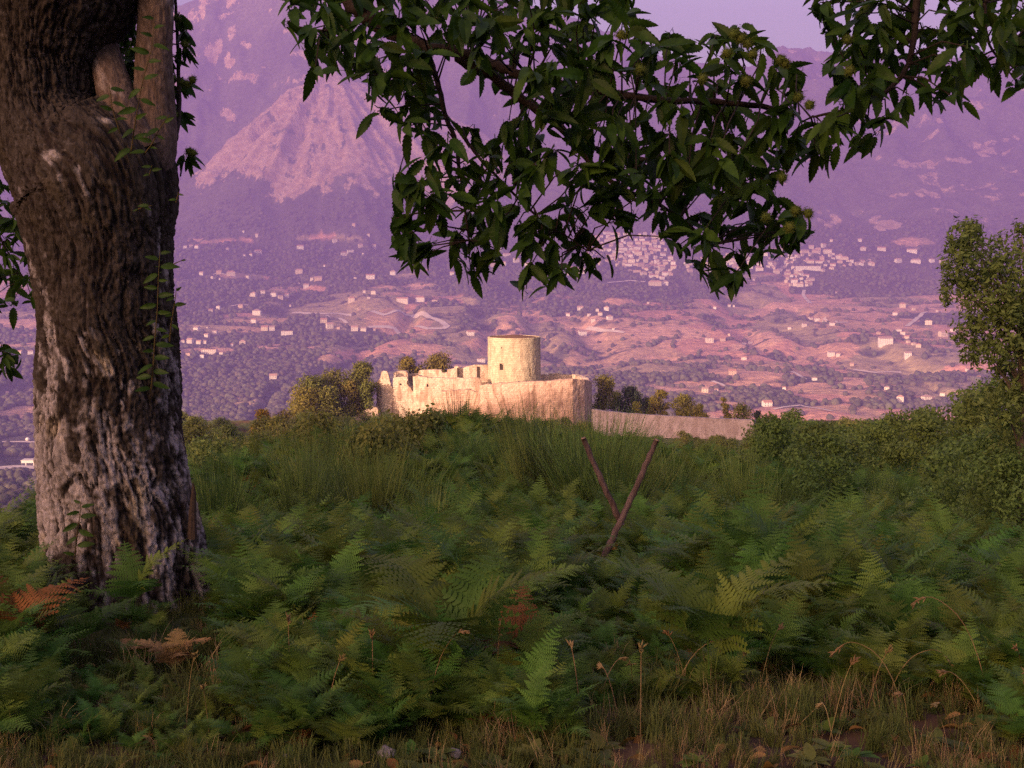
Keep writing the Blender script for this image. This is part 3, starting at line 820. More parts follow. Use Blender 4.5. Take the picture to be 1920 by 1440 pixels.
def wall(name, pts, thick, parent, mat=m_stone, rough=.17, seed=0, holes=(), step=.4, zbot=None, jag=.25):
    """a ruined wall along picture positions pts = (px, Y, top py)"""
    P = []
    for (px, Y, py) in pts:
        a = at(px, py, Y); P.append((a.x, a.y, a.z, px))
    Q = []
    for a, b in zip(P[:-1], P[1:]):
        L = math.hypot(b[0] - a[0], b[1] - a[1])
        k = max(1, int(L / step))
        for i in range(k): Q.append(tuple(a[j] + (b[j] - a[j]) * i / k for j in range(4)))
    Q.append(P[-1])
    Q = np.array(Q)
    x, y, zt, pxs = Q.T
    tx_, ty_ = np.gradient(x), np.gradient(y)
    ln = np.hypot(tx_, ty_) + 1e-9
    # soften the normals so that corners stay whole
    nx, ny = ty_ / ln, -tx_ / ln                       # towards the viewer for walls running left to right
    s = np.concatenate([[0], np.cumsum(np.hypot(np.diff(x), np.diff(y)))])
    zt = zt + jag * fbm(s / 1.3, s * 0 + seed, 4, 201 + seed)
    zb = (terrain(x, y) - 2.0) if zbot is None else np.full(len(x), zbot)
    m = 34
    tt = np.linspace(0, 1, m)
    V = []
    for side in (1, -1):
        off = thick / 2
        Z = zb[:, None] + (zt - zb)[:, None] * tt[None, :]
        d = rough * fbm(s[:, None] / 1.1 + 40 * side + seed, Z / 1.1, 4, 211 + seed)
        batter = .5 * (1 - tt[None, :]) ** 2 * thick * .3
        X = x[:, None] + nx[:, None] * side * (off + d + batter)
        Y_ = y[:, None] + ny[:, None] * side * (off + d + batter)
        V.append(np.stack([X, Y_, Z], -1))
    A = np.concatenate([V[0], V[1][:, ::-1]], 1)        # a ring up the front and down the back
    n_, k_ = A.shape[:2]
    id_ = np.arange(n_ * k_).reshape(n_, k_)
    skip = np.zeros((n_ - 1, k_), bool)
    V_ = A.reshape(-1, 3)
    q_ = np.stack([id_[:-1, :], id_[1:, :], np.roll(id_, -1, 1)[1:, :], np.roll(id_, -1, 1)[:-1, :]], -1)
    Fc = [tuple(int(i) for i in f) for r_ in q_ for f in r_]
    Fc.append(tuple(int(i) for i in id_[0])); Fc.append(tuple(int(i) for i in id_[-1][::-1]))
    o = child(obj(name, mesh_np(name, V_, Fc, mat)), parent)
    for (px, py0, py1, wpx) in holes:                    # a near-black block standing for the shade in a slot
        i = int(np.argmin(np.abs(pxs - px)))
        Y = y[i] - thick / 2 - .25
        a, b = at(px, py0, Y), at(px, py1, Y)
        t = MB(); t.box(((a.x + b.x) / 2, Y + .2, (a.z + b.z) / 2), (wpx / 2200 * Y, .7, a.z - b.z))
        h_ = obj('opening', mesh_np('opening', t.V, t.F, m_gap)); h_.parent = o; h_.matrix_parent_inverse = o.matrix_world.inverted() if False else Matrix.Identity(4)
    return o
# round tower with real recesses for its windows
def tower():
    c = at(964, 700, 268.5); R = 6.02
    ztop = at(964, 635.5, 262.5).z; zbot = tz(c.x, c.y) - 2
    n_, m_ = 170, 60
    aa = np.linspace(0, 2 * math.pi, n_, endpoint=False)
    zz = np.linspace(zbot, ztop, m_)
    A, Z = np.meshgrid(aa, zz, indexing='ij')
    rr = R * (1 + .035 * ((ztop - Z) / (ztop - zbot)) ** 1.3) + .07 * (fbm(A * 9 * 1.0, Z / .9, 4, 231)) + .05 * fbm(np.cos(A) * 2, Z / 4, 2, 233)
    X, Y = c.x + rr * np.cos(A), c.y + rr * np.sin(A)
    V = np.stack([X, Y, Z], -1)
    id_ = np.arange(n_ * m_).reshape(n_, m_)
    Vl = V.reshape(-1, 3).tolist(); Fl = []
    pxm, pym = to_px(X, Y, Z)
    front = Y < c.y
    hole = np.zeros((n_, m_), bool)
    for (x0, x1, y0, y1) in ((936.6, 943.4, 682, 694.5), (992.3, 995.6, 692, 708), (938.8, 941.2, 652, 656)):
        hole |= (pxm > x0) & (pxm < x1) & (pym > y0) & (pym < y1) & front
    for i in range(n_):
        i2 = (i + 1) % n_
        for j in range(m_ - 1):
            f = [id_[i, j], id_[i2, j], id_[i2, j + 1], id_[i, j + 1]]
            if hole[i, j]:
                b = len(Vl)
                for k in f:
                    p = np.array(Vl[k]); d = np.array([c.x - p[0], c.y - p[1], 0]); Vl.append((p + d / np.linalg.norm(d) * .9).tolist())
                Fl.append(tuple(range(b, b + 4)))
                nb = [(i, j - 1), (i2, j), (i, j + 1), (i - 1, j)]
                for e, (a_, b_) in enumerate(((0, 1), (1, 2), (2, 3), (3, 0))):
                    if not hole[nb[e][0] % n_, nb[e][1]]:
                        Fl.append((int(f[a_]), int(f[b_]), b + b_, b + a_))
            else:
                Fl.append(tuple(int(k) for k in f))
    t = child(obj('tower', mesh_np('tower', Vl, Fl, m_tower)), CASTLE)
    # thin coping and the dark roof inside it
    rt = MB()
    n2 = 96
    for r_, z_ in ((R + .05, ztop - .15), (R + .08, ztop + .12), (R - .35, ztop + .14), (R - .38, ztop - .3)):
        for k in range(n2):
            a = 2 * math.pi * k / n2
            rt.V.append((c.x + r_ * math.cos(a), c.y + r_ * math.sin(a), z_ + random.uniform(-.03, .03)))
    for j in range(3):
        for k in range(n2):
            k2 = (k + 1) % n2
            rt.F.append((j * n2 + k, j * n2 + k2, (j + 1) * n2 + k2, (j + 1) * n2 + k))
    cp = obj('coping', mesh_np('coping', rt.V, rt.F, m_tower), t)
    rf = MB(); rf.V = [(c.x + (R - .36) * math.cos(2 * math.pi * k / n2), c.y + (R - .36) * math.sin(2 * math.pi * k / n2), ztop + .02) for k in range(n2)] + [(c.x, c.y, ztop + .62)]
    rf.F = [(k, (k + 1) % n2, n2) for k in range(n2)]
    obj('tower_roof', mesh_np('tower_roof', rf.V, rf.F, m_lead), t)
    for (x0, x1, y0, y1) in ((937, 943, 684, 694), (992.6, 995.2, 693, 707)):
        a, b = at(x0, y0, 263.4), at(x1, y1, 263.4)
        w = MB(); w.box(((a.x + b.x) / 2, (263.6 if x0 < 980 else 264.1), (a.z + b.z) / 2), (b.x - a.x + .1, .12, a.z - b.z))
        obj('window', mesh_np('window', w.V, w.F, m_gap), t)
tower()
wall('bastion_wall', [(1103, 274, 716), (1102, 266, 715), (1099, 259, 713), (1090, 254, 712), (1070, 251.5, 711), (1030, 250.5, 713), (985, 250, 715), (950, 250.5, 717), (925, 251, 718.5), (904, 251.5, 721), (903, 256, 722), (902, 266, 722)][::-1], 1.6, CASTLE, seed=1, mat=m_front)
wall('low_curtain_wall', [(834, 268, 734), (833, 260, 734), (832.5, 256.4, 733), (838, 256.2, 732), (850, 256, 731), (858, 256, 729.5), (872, 256, 731), (885, 256, 731), (893, 256, 735), (903.5, 255.9, 735)], 1.3, CASTLE, seed=2, mat=m_front)
wall('middle_wall', [(777, 264, 705), (786, 263.5, 703.5), (790, 263, 706), (810, 262.5, 708), (832, 262.5, 709), (850, 262.5, 708.5), (880, 262.5, 709), (898, 262.5, 709), (901, 262.5, 714), (904, 262.5, 722)], 1.3, CASTLE, seed=3, holes=((800.5, 720, 725, 1.6),))
wall('upper_wall', [(776, 273, 702), (786, 272, 701), (787, 272, 694.5), (800, 271.5, 693), (828, 271, 693), (829.5, 271, 698.5), (838, 271, 698), (839, 271, 692.5), (851, 271, 690.5), (853.5, 271, 685.5), (857, 271, 686), (861, 271.5, 690), (867, 272, 690.5), (876, 272, 687), (890, 272, 684), (914, 272.5, 684)], 1.2, CASTLE, seed=4, holes=((896, 687.5, 709, 4), (858, 690, 708, 2)), jag=.15)
wall('ruined_wall', [(711, 266, 718), (714, 265.5, 712), (717, 265.3, 708), (718.5, 265, 697), (721, 265, 694.5), (726, 265, 695.5), (728.5, 265, 701), (731, 265, 713), (734, 265, 722), (737, 265, 730), (739.5, 265, 733), (740, 264.8, 708), (743, 264.8, 706.5), (752, 264.5, 706), (763, 264.5, 706.5), (765, 264.5, 712), (767, 264.5, 724), (772, 264.3, 726), (775, 264.2, 732), (777.5, 264, 732)], 1.4, CASTLE, seed=5, step=.22, holes=((750, 719, 722, 2), (764, 714, 721, 2)))
wall('turret_block', [(739.5, 270, 700), (741, 270, 697), (750, 270, 695.5), (757, 270, 695), (763, 270, 696), (765.5, 270, 699)], 3.0, CASTLE, seed=6, jag=.1)
wall('thin_wall', [(765, 273, 701.5), (778, 273, 700.5), (790, 273, 700)], .8, CASTLE, seed=7, jag=.05)
wall('rear_parapet', [(1026, 278, 703), (1030, 278, 700.5), (1045, 278, 700), (1060, 277.5, 702), (1074, 277, 703), (1078, 276.5, 701.5), (1083, 276, 704), (1090, 274, 705.5), (1096, 271, 709), (1100, 268, 713)], 1.5, CASTLE, seed=8)
wall('link_wall', [(1010, 276, 704), (1020, 276, 702), (1030, 276, 704)], .9, CASTLE, seed=9, mat=m_stone)
wall('fallen_wall', [(652, 259, 788), (664, 259, 780), (680, 259, 772), (690, 259, 766), (698, 259, 762), (706, 259, 764), (709, 259, 768), (710, 259, 780)], 1.5, CASTLE, seed=10)
wall('fallen_wall', [(596, 256, 822), (604, 256, 815), (612, 256, 811), (616, 256, 818)], 1.2, CASTLE, seed=12)
m_long = stone_mat('terrace_stone_shaded', (0.31, 0.25, 0.285), (0.27, 0.22, 0.25), (0.235, 0.185, 0.205), scale=.3, courses=.35)  # stone darkened to mauve: the wall's shade is put into its colour
LW = empty('terrace_wall', (tuple(at(1276, 815, 212))))
tag(LW, 'long plain stone wall running right from the castle knoll', 'wall')
wall('wall_body', [(1112, 222, 767), (1140, 220, 771.5), (1180, 218, 774.5), (1230, 215, 778), (1290, 211, 781.5), (1340, 208, 784), (1380, 206, 785.5), (1411, 204, 787), (1412, 206, 787.5), (1412, 216, 788)], .9, LW, mat=m_long, rough=.12, seed=14, jag=.12)

# ---------------------------------------------------------------- trees and shrubs
def leaf_mat(name, c1, c2, trans=.35, objvar=.5, scale=.6, rough=.6):
    return pmat(name, c1, rough=rough, spec=.12, col2=c2, scale=scale, var=.3, trans=trans, objvar=objvar)
def leaf_cloud(lobes, n, size, rng, up=.25, aspect=.55, fold=True, shell=.55):
    """n leaf clumps spread over the lobes (centre, radii); returns vertices and triangles"""
    lob = np.array([[*c, *r] for c, r in lobes])
    wgt = lob[:, 3] * lob[:, 4] + lob[:, 4] * lob[:, 5]
    k = rng.choice(len(lob), n, p=wgt / wgt.sum())
    d = rng.normal(size=(n, 3)); d /= np.linalg.norm(d, axis=1)[:, None]
    rad = 1 - shell * rng.random(n) ** 2.2
    P = lob[k, :3] + d * lob[k, 3:] * rad[:, None] * (1 + .16 * rng.normal(size=n))[:, None]
    nrm = d * .9 + rng.normal(size=(n, 3)) * .55 + np.array([0, 0, up])
    nrm /= np.linalg.norm(nrm, axis=1)[:, None]
    t = np.cross(nrm, rng.normal(size=(n, 3))); t /= np.linalg.norm(t, axis=1)[:, None] + 1e-9
    b = np.cross(nrm, t)
    s = size * rng.uniform(.6, 1.3, n)[:, None]
    v0 = P - t * s * .5
    v1 = P + b * s * aspect * .5 - nrm * s * .10
    v2 = P + t * s * .5 - nrm * s * .15
    v3 = P - b * s * aspect * .5 - nrm * s * .10
    V = np.stack([v0, v1, v2, v3], 1).reshape(-1, 3)
    i = np.arange(n)[:, None] * 4
    Fc = np.concatenate([i + np.array([[0, 1, 2]]), i + np.array([[0, 2, 3]])], 0)
    return V, Fc
def lobes_for(w, h, rng, n=14, base=.25, lob=.34):
    """lobes filling a crown w wide and h high that starts at base * h"""
    L = []
    for i in range(n):
        a = rng.uniform(0, 6.283); t = (i + rng.random()) / n
        z = base * h + t * h * (1 - base)
        prof = math.sin(min(1, .16 + t * .80) * math.pi) ** .5
        s = w * lob * rng.uniform(.6, 1.0) * (.55 + .45 * prof)
        r = max(0.0, w * .5 * prof - s * .55) * math.sqrt(rng.uniform(.1, 1))
        L.append(((r * math.cos(a), r * math.sin(a), max(base * h + s * .3, min(z, h - s * .55))), (s * .62, s * .62, s * .55)))
    return L
def tree_meshes(w, h, n, size, rng, lm, tm, nl=14, base=.25, limbs=6, trunk_r=None, lob=.34, shell=.55):
    L = lobes_for(w, h, rng, nl, base, lob)
    cr = mesh_np('crown', *leaf_cloud(L, n, size, rng, shell=shell), lm)
    t = MB(); tr = trunk_r or h * .022
    top = h * (.45 + base * .3)
    t.tube([(0, 0, -.8), (w * .01, 0, top * .4), (-w * .01, w * .012, top * .75), (0, 0, top * 1.15)], [tr * 1.25, tr, tr * .8, tr * .45], 7, jit=.08)
    for (c, r) in L[:limbs]:
        s = (0, 0, max(.1 * h, c[2] * .5))
        t.tube([s, (c[0] * .5, c[1] * .5, (s[2] + c[2]) * .52), c], [tr * .5, tr * .33, tr * .12], 5, cap=False)
    return cr, mesh_np('trunk', t.V, t.F, tm, True)
m_bark = pmat('tree_bark', (0.10, 0.075, 0.055), rough=.95, spec=.05, col2=(0.17, 0.13, 0.10), scale=3.0, var=.3)
m_pale = pmat('pale_bark', (0.36, 0.29, 0.22), rough=.95, spec=.05, var=.3, scale=2.0)
LM = {'olive': leaf_mat('olive_leaves', (0.13, 0.115, 0.025), (0.19, 0.155, 0.036), objvar=.25),
      'green': leaf_mat('green_leaves', (0.105, 0.115, 0.026), (0.165, 0.16, 0.040), objvar=.3),
      'dark': leaf_mat('dark_leaves', (0.030, 0.040, 0.024), (0.045, 0.055, 0.030), objvar=.2),
      'yellow': leaf_mat('yellow_leaves', (0.21, 0.145, 0.018), (0.27, 0.17, 0.02), objvar=.1),
      'bush': leaf_mat('bush_leaves', (0.125, 0.150, 0.036), (0.185, 0.195, 0.052), objvar=.6),
      'oak': leaf_mat('oak_leaves', (0.085, 0.135, 0.032), (0.130, 0.185, 0.046), objvar=.35, scale=1.2),
      'holm': leaf_mat('holm_leaves', (0.115, 0.160, 0.042), (0.165, 0.205, 0.060), objvar=.0, scale=2.0)}
def plant(name, cat, px, pyt, pyb, wpx, Y, kind, label, n=2600, size=.5, group=None, nl=14, base=.2, bark=None, seed=0, lob=.46, ground=False, zsink=0.0):
    b = at(px, pyb, Y)
    if ground: b.z = tz(b.x, b.y) - zsink
    t = at(px, pyt, Y)
    h = t.z - b.z; w = wpx / 2200.0 * Y
    rng = np.random.default_rng(1000 + seed)
    cr, tk = tree_meshes(w, h, int(n * 1.5), size, rng, LM[kind], bark or m_bark, nl, base, lob=lob)
    e = empty(name, b, 0)
    tag(e, label, cat, group)
    obj('crown', cr, e); obj('trunk', tk, e)
    return e
plant('oak_tree', 'tree', 592, 702, 842, 112, 256, 'green', 'broad leafy tree, largest of those left of the castle', 6500, .55, seed=1, nl=26, base=.06)
plant('oak_tree', 'tree', 634, 690, 825, 98, 262, 'green', 'tree in the middle of the clump left of the castle', 4600, .5, seed=2, nl=22, base=.1)
plant('pale_trunked_tree', 'tree', 680, 677, 790, 72, 264, 'green', 'tree with a bare pale trunk touching the ruined left wall', 4000, .5, seed=3, nl=16, base=.30, bark=m_pale)
plant('oak_tree', 'tree', 660, 712, 805, 60, 260, 'olive', 'low tree in front of the clump, right above the fallen wall', 2600, .5, seed=4, nl=14, base=.1)
plant('oak_tree', 'tree', 570, 722, 850, 92, 250, 'olive', 'lower left tree of the clump left of the castle', 3600, .5, seed=21, nl=18, base=.03)
plant('oak_tree', 'tree', 622, 722, 845, 88, 252, 'green', 'low rounded tree between the clump and the fallen wall', 3400, .5, seed=22, nl=16, base=.03)
plant('oak_tree', 'tree', 688, 716, 800, 56, 259, 'green', 'low tree filling the foot of the pale trunked tree', 2000, .48, seed=23, nl=12, base=.03)
plant('oak_tree', 'tree', 536, 768, 860, 70, 215, 'olive', 'olive bush between the golden bush and the castle trees', 2600, .4, seed=24, nl=14, base=.03)
plant('golden_bush', 'bush', 497, 766, 850, 54, 190, 'yellow', 'golden yellow bush standing alone left of the castle trees', 3600, .34, seed=5, nl=16, base=.05)
plant('oak_tree', 'tree', 768, 668, 735, 62, 290, 'olive', 'rounded tree top behind the left castle walls', 2600, .55, seed=6, nl=14, base=.1)
plant('oak_tree', 'tree', 822, 660, 735, 82, 294, 'olive', 'taller rounded tree behind the castle, left of the tower', 3400, .55, seed=7, nl=18, base=.1)
plant('poplar_tree', 'tree', 1132, 702, 800, 62, 280, 'olive', 'yellowish tree just right of the castle bastion', 3000, .5, seed=8, nl=16, base=.08)
plant('dark_tree', 'tree', 1180, 722, 800, 62, 272, 'dark', 'dark bluish tree behind the left part of the long wall', 2600, .5, seed=9, nl=14, base=.1)
plant('young_tree', 'tree', 1192, 752, 800, 30, 262, 'olive', 'small yellow green bush in front of the dark tree', 1300, .4, seed=10, nl=9, base=.1)
plant('young_tree', 'tree', 1236, 730, 800, 46, 268, 'olive', 'left one of the two bushy trees behind the middle of the long wall', 2200, .45, seed=11, nl=12, base=.15)
plant('young_tree', 'tree', 1282, 738, 805, 60, 266, 'olive', 'right one of the two bushy trees behind the middle of the long wall', 2400, .45, seed=12, nl=13, base=.1)
plant('young_tree', 'tree', 1357, 742, 815, 26, 262, 'olive', 'slim tree behind the right end of the long wall', 1300, .42, seed=13, nl=10, base=.1)
plant('young_tree', 'tree', 1390, 756, 820, 58, 258, 'green', 'spreading bush behind the right end of the long wall', 2400, .42, seed=14, nl=13, base=.05)
plant('dark_tree', 'tree', 1416, 768, 835, 30, 246, 'dark', 'dark shrub at the very corner of the long wall', 1500, .4, seed=15, nl=9, base=.05)
plant('young_tree', 'tree', 1158, 733, 805, 40, 276, 'green', 'bushy tree filling the gap left of the dark tree', 2000, .45, seed=31, nl=12, base=.05)
plant('young_tree', 'tree', 1213, 744, 805, 44, 274, 'green', 'bushy tree filling the gap right of the dark tree', 2000, .45, seed=32, nl=12, base=.05)
plant('young_tree', 'tree', 1312, 756, 812, 46, 262, 'olive', 'low bush at the right end of the trees behind the long wall', 1800, .42, seed=33, nl=12, base=.05)
# bushes covering the saddle between the bracken and the castle
rb = random.Random(21)
BM = []
for i in range(8):
    w_, h_ = rb.uniform(4.5, 7), rb.uniform(3.2, 5.2)
    BM.append(tree_meshes(w_, h_, 3000, .32, np.random.default_rng(300 + i), LM['bush'], m_bark, 16, .02, 3, .05, lob=.42))
def bush(x, y, mi, s, label, group, name='bush', dz=0.0):
    e = empty(name, (x, y, tz(x, y) - .25 + dz), rb.uniform(0, 6.28))
    e.scale = (s, s, s * rb.uniform(.85, 1.15))
    tag(e, label, 'bush', group)
    obj('foliage', BM[mi][0], e); obj('stem', BM[mi][1], e)
    return e
spots = []
for i in range(1600):
    Y = rb.choice([60 * (250 / 60) ** rb.random(), rb.uniform(150, 252)]); px = rb.uniform(330, 1560)
    x = (px - 960) / 2200 * Y
    if all((x - a) ** 2 + (Y - b) ** 2 > (2.0 + .010 * Y) ** 2 for a, b in spots):
        if (820 < px < 1120 and Y > 236) or (px > 1105 and Y > 196): continue
        spots.append((x, Y))
for i, (x, y) in enumerate(spots[:240]):
    px = 960 + 2200 * x / y
    lab = 'olive bush on the saddle below the left castle walls' if px < 830 else 'olive bush on the saddle below the castle bastion' if px < 1120 else 'green bush on the slope in front of the long wall'
    s = rb.uniform(.6, 1.0) * (.72 if y < 110 else 1.0)
    if px > 1110: s *= .33 if y > 75 else .6
    bush(x, y, i % 8, s, lab, lab.replace('bush', 'bushes', 1))

for k in range(85):
    px = rb.uniform(1120, 1600); Y = 55 * (190 / 55) ** rb.random()
    bush((px - 960) / 2200 * Y, Y, k % 8, rb.uniform(.28, .45) * (.8 + .35 * (Y > 120)), 'green bush on the slope in front of the long wall', 'green bushes on the slope in front of the long wall')

for k in range(26):
    px = rb.uniform(1425, 1680); Y = rb.uniform(95, 230)
    bush((px - 960) / 2200 * Y, Y, k % 8, rb.uniform(.6, .95), 'distant bush beyond the oak thicket right of the long wall', 'distant bushes right of the long wall')

# ---------------------------------------------------------------- the old chestnut
TY = 7.9
TREE = empty('chestnut_tree', tuple(at(235, 1165, TY)))
tag(TREE, 'old chestnut tree with a thick mossy trunk and boughs hanging across the view', 'tree')
TREE_INV = Matrix.Translation(-TREE.location)
def ofc(o, par=None):
    """a part of the chestnut built in world coordinates"""
    o.parent = par or TREE
    if par is None: o.matrix_parent_inverse = TREE_INV
    return o
def bark_mat():
    m = pmat('chestnut_bark', (0.2, 0.17, 0.15), rough=.95, spec=.08, attr='col', var=.5, scale=9.0, bump=.9, bscale=60.0, stretch=(1, 1, .35))
    return m
m_cbark = bark_mat()
def bark_tube(name, rows, nseg, amp, seed, wrap=1.0, mossy=.0, flare=None, pale=.0, par=None, res=.012):
    """rows: (x, y, z, radius x, radius y), finely interpolated; displaced into plates and fissures"""
    R = np.array(rows, float)
    d = np.concatenate([[0], np.cumsum(np.linalg.norm(np.diff(R[:, :3], axis=0), axis=1))])
    n = max(8, int(d[-1] / res))
    t = np.linspace(0, d[-1], n)
    # smooth interpolation (Catmull-like by double averaging)
    I = np.stack([np.interp(t, d, R[:, k]) for k in range(5)], -1)
    k_ = max(3, int(.18 / res)) | 1
    pad = np.pad(I, ((k_ // 2, k_ // 2), (0, 0)), mode='edge')
    I = np.stack([np.convolve(pad[:, k], np.ones(k_) / k_, 'valid') for k in range(5)], -1)
    T = np.gradient(I[:, :3], axis=0); T /= np.linalg.norm(T, axis=1)[:, None] + 1e-9
    U = np.cross(T, np.array([0, -1.0, 0.05])); U /= np.linalg.norm(U, axis=1)[:, None] + 1e-9
    Wv = np.cross(T, U)                      # U runs across the view, Wv towards or away
    a = np.linspace(0, 2 * math.pi, nseg, endpoint=False)
    A, D = np.meshgrid(a, t)
    rm = .5 * (I[:, 3] + I[:, 4])
    tw = A + D * .10 + .18 * fbm(D / .5, D * 0, 2, seed) + .05 * fbm3(np.cos(A) * 3, np.sin(A) * 3, D * 3, 2, seed + 9)
    cx, sx = np.cos(tw), np.sin(tw)
    per = 2 * math.pi * np.median(rm)
    # periodic coordinates round the trunk
    def pn(kf, zf, oct, sd): return fbm3(cx * kf, sx * kf, D * zf, oct, sd)
    kf = np.median(rm)
    fis = np.abs(pn(kf * 17, 3.2, 3, seed + 1))                # long fissures
    fis2 = np.abs(pn(kf * 40, 12.0, 3, seed + 2))
    lum = pn(kf * 3.0, 1.3, 3, seed + 3)
    plate = sstep(.01, .17, fis) * .6 + sstep(.0, .20, fis2) * .4
    disp = amp * (plate - .75) + amp * 1.7 * lum + amp * .45 * pn(kf * 70, 40, 2, seed + 4)
    if flare is not None: disp = disp + flare(A, D, I)
    rx = I[:, 3][:, None] + disp; ry = I[:, 4][:, None] + disp
    V = I[:, None, :3] + U[:, None, :] * (np.cos(A) * rx)[..., None] + Wv[:, None, :] * (np.sin(A) * ry)[..., None]
    id_ = np.arange(n * nseg).reshape(n, nseg)
    q_ = np.stack([id_[:-1], np.roll(id_, -1, 1)[:-1], np.roll(id_, -1, 1)[1:], id_[1:]], -1).reshape(-1, 4)
    # lichen-grey plates, moss and crevices
    big = pn(kf * 3.4, 1.5, 4, seed + 5)
    z = V[..., 2]
    moss_dark = sstep(-.10, .18, big * .9 + .85 * pn(kf * 15, 8, 3, seed + 10) + mossy + .03 + .62 * sstep(-1.45, .25, z) + .16 * np.cos(A) * wrap)  # moss patches; right side and upper trunk also coloured darker
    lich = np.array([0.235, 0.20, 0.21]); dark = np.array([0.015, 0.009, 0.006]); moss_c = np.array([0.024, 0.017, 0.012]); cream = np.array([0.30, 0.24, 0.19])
    col = lich[None, None] * (1 + .3 * pn(kf * 12, 6, 3, seed + 6))[..., None]
    cr = sstep(.15, .5, pn(kf * 7, 4, 3, seed + 7))[..., None]
    col = col * (1 - cr) + cream * cr
    col = col * (1 - moss_dark[..., None] * .92) + moss_c * moss_dark[..., None] * .92
    sp = sstep(.28, .42, pn(kf * 44, 34, 3, seed + 8))[..., None] * (.12 + .4 * (1 - moss_dark[..., None]))
    col = col * (1 - sp) + lich * sp
    pl = sstep(.30, .85, plate)[..., None]
    col = dark * (1 - pl) + col * pl
    if pale: col = col * (1 - pale) + np.array([0.15, 0.10, 0.085]) * pale * (1 + .25 * lum[..., None])
    col = np.clip(col, .012, .6)
    Vf = V.reshape(-1, 3)
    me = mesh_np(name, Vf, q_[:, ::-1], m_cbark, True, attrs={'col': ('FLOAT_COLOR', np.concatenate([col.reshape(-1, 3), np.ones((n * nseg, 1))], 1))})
    return ofc(obj(name, me), par)
def row(px, py, hwpx, Y=TY, dep=1.0):
    p = at(px, py, Y); r = hwpx / 2200 * Y * .985
    return (p.x, p.y, p.z, r, r * dep)
def root_flare(A, D, I):
    s = np.exp(-D / .28)
    return s * (.10 * np.maximum(0, np.cos(A * 5 + 1.0)) + .05 * np.cos(A * 3))
KN = [(62, 205, .085), (250, 322, .10), (65, 372, .12), (235, 430, .05), (305, 290, .12), (150, 300, .07), (40, 320, .08)]
def trunk_shape(A, D, I):
    d = root_flare(A, D, I)
    # old pruning knots: a raised ring with a hollow
    for (px, py, s) in KN:
        z0 = at(px, py, TY - .45).z
        k = int(np.argmin(np.abs(I[:, 2] - z0)))
        x0 = at(px, py, TY - .45).x - I[k, 0]
        ca = np.clip(x0 / I[k, 3], -.95, .95)
        a0 = 2 * math.pi - math.acos(ca) if KSIGN < 0 else math.acos(ca)
        da = (A - a0 + math.pi) % (2 * math.pi) - math.pi
        rr = np.sqrt((da * I[k, 3]) ** 2 + (I[:, 2][:, None] - z0) ** 2) / s
        d = d + .55 * s * np.exp(-((rr - .62) / .3) ** 2) - .35 * s * np.exp(-(rr / .38) ** 2)
    return d
KSIGN = 1
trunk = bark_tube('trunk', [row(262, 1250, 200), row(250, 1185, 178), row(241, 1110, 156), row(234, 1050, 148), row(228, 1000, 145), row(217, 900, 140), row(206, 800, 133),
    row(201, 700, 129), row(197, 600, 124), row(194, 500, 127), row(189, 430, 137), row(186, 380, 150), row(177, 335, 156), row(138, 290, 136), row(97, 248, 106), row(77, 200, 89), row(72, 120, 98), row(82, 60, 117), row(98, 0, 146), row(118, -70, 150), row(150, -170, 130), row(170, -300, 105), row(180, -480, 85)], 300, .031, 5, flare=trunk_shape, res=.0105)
stem1 = bark_tube('stem', [row(225, 390, 40, TY), row(250, 330, 56, TY), row(277, 280, 56, TY), row(288, 235, 43, TY), row(288, 170, 36, TY), row(288, 100, 33, TY), row(291, 40, 33, TY), row(292, -20, 33, TY), row(296, -200, 28, TY + .1), row(300, -420, 20, TY + .2)], 70, .010, 23, mossy=-.1, pale=.55, res=.014)
stub = bark_tube('broken_branch', [row(268, 290, 42, TY - .12), row(240, 236, 36, TY - .14), row(222, 190, 33, TY - .1), row(203, 130, 29, TY), row(192, 80, 25, TY + .1), row(186, 20, 21, TY + .3)], 60, .008, 33, mossy=-.2, pale=.5, res=.014)
# a snag of bark at the right foot of the trunk
sn = MB(); sn.tube([at(361, 1010, TY - .2), at(361, 960, TY - .2), at(363, 925, TY - .2), at(362, 905, TY - .2)], [.03, .022, .014, .003], 7, jit=.25)
ofc(sn.build('bark_snag', pmat('snag', (0.05, 0.035, 0.03), rough=1, spec=0, var=.4, scale=20)))

# --- boughs
m_twig = pmat('chestnut_twig', (0.028, 0.019, 0.017), rough=.9, spec=.1, var=.4, scale=25, bump=.5, bscale=80)
BP = []            # branch polylines as (points, radii)
def branch(pts, r0, r1, name=None):
    P = [at(*p) for p in pts]
    # round the corners
    for _ in range(2):
        Q = [P[0]]
        for a, b in zip(P[:-1], P[1:]): Q += [a.lerp(b, .25), a.lerp(b, .75)]
        P = Q + [P[-1]]
    R = [r0 + (r1 - r0) * i / (len(P) - 1) for i in range(len(P))]
    P = [p + Vector((random.uniform(-1, 1), random.uniform(-1, 1), random.uniform(-1, 1))) * r * .25 for p, r in zip(P, R)]
    BP.append((P, R))
    if name:
        t = MB(); t.tube(P, R, 9, jit=.10)
        return ofc(t.build(name, m_twig, None, True))
branch([(150, -170, 7.9), (260, -330, 7.4), (430, -380, 6.4), (570, -280, 5.6), (640, -80, 5.1), (660, -10, 5.0), (676, 22, 5.0)], .115, .036, 'bough')
branch([(676, 22, 5.0), (700, 45, 5.0), (740, 64, 5.0), (773, 78, 5.0), (800, 88, 5.0), (840, 94, 5.0), (893, 105, 5.0), (940, 127, 4.95), (973, 138, 4.9), (1057, 158, 4.85), (1150, 175, 4.8), (1260, 190, 4.8), (1350, 190, 4.75), (1440, 200, 4.7), (1500, 215, 4.7)], .034, .008, 'bough')
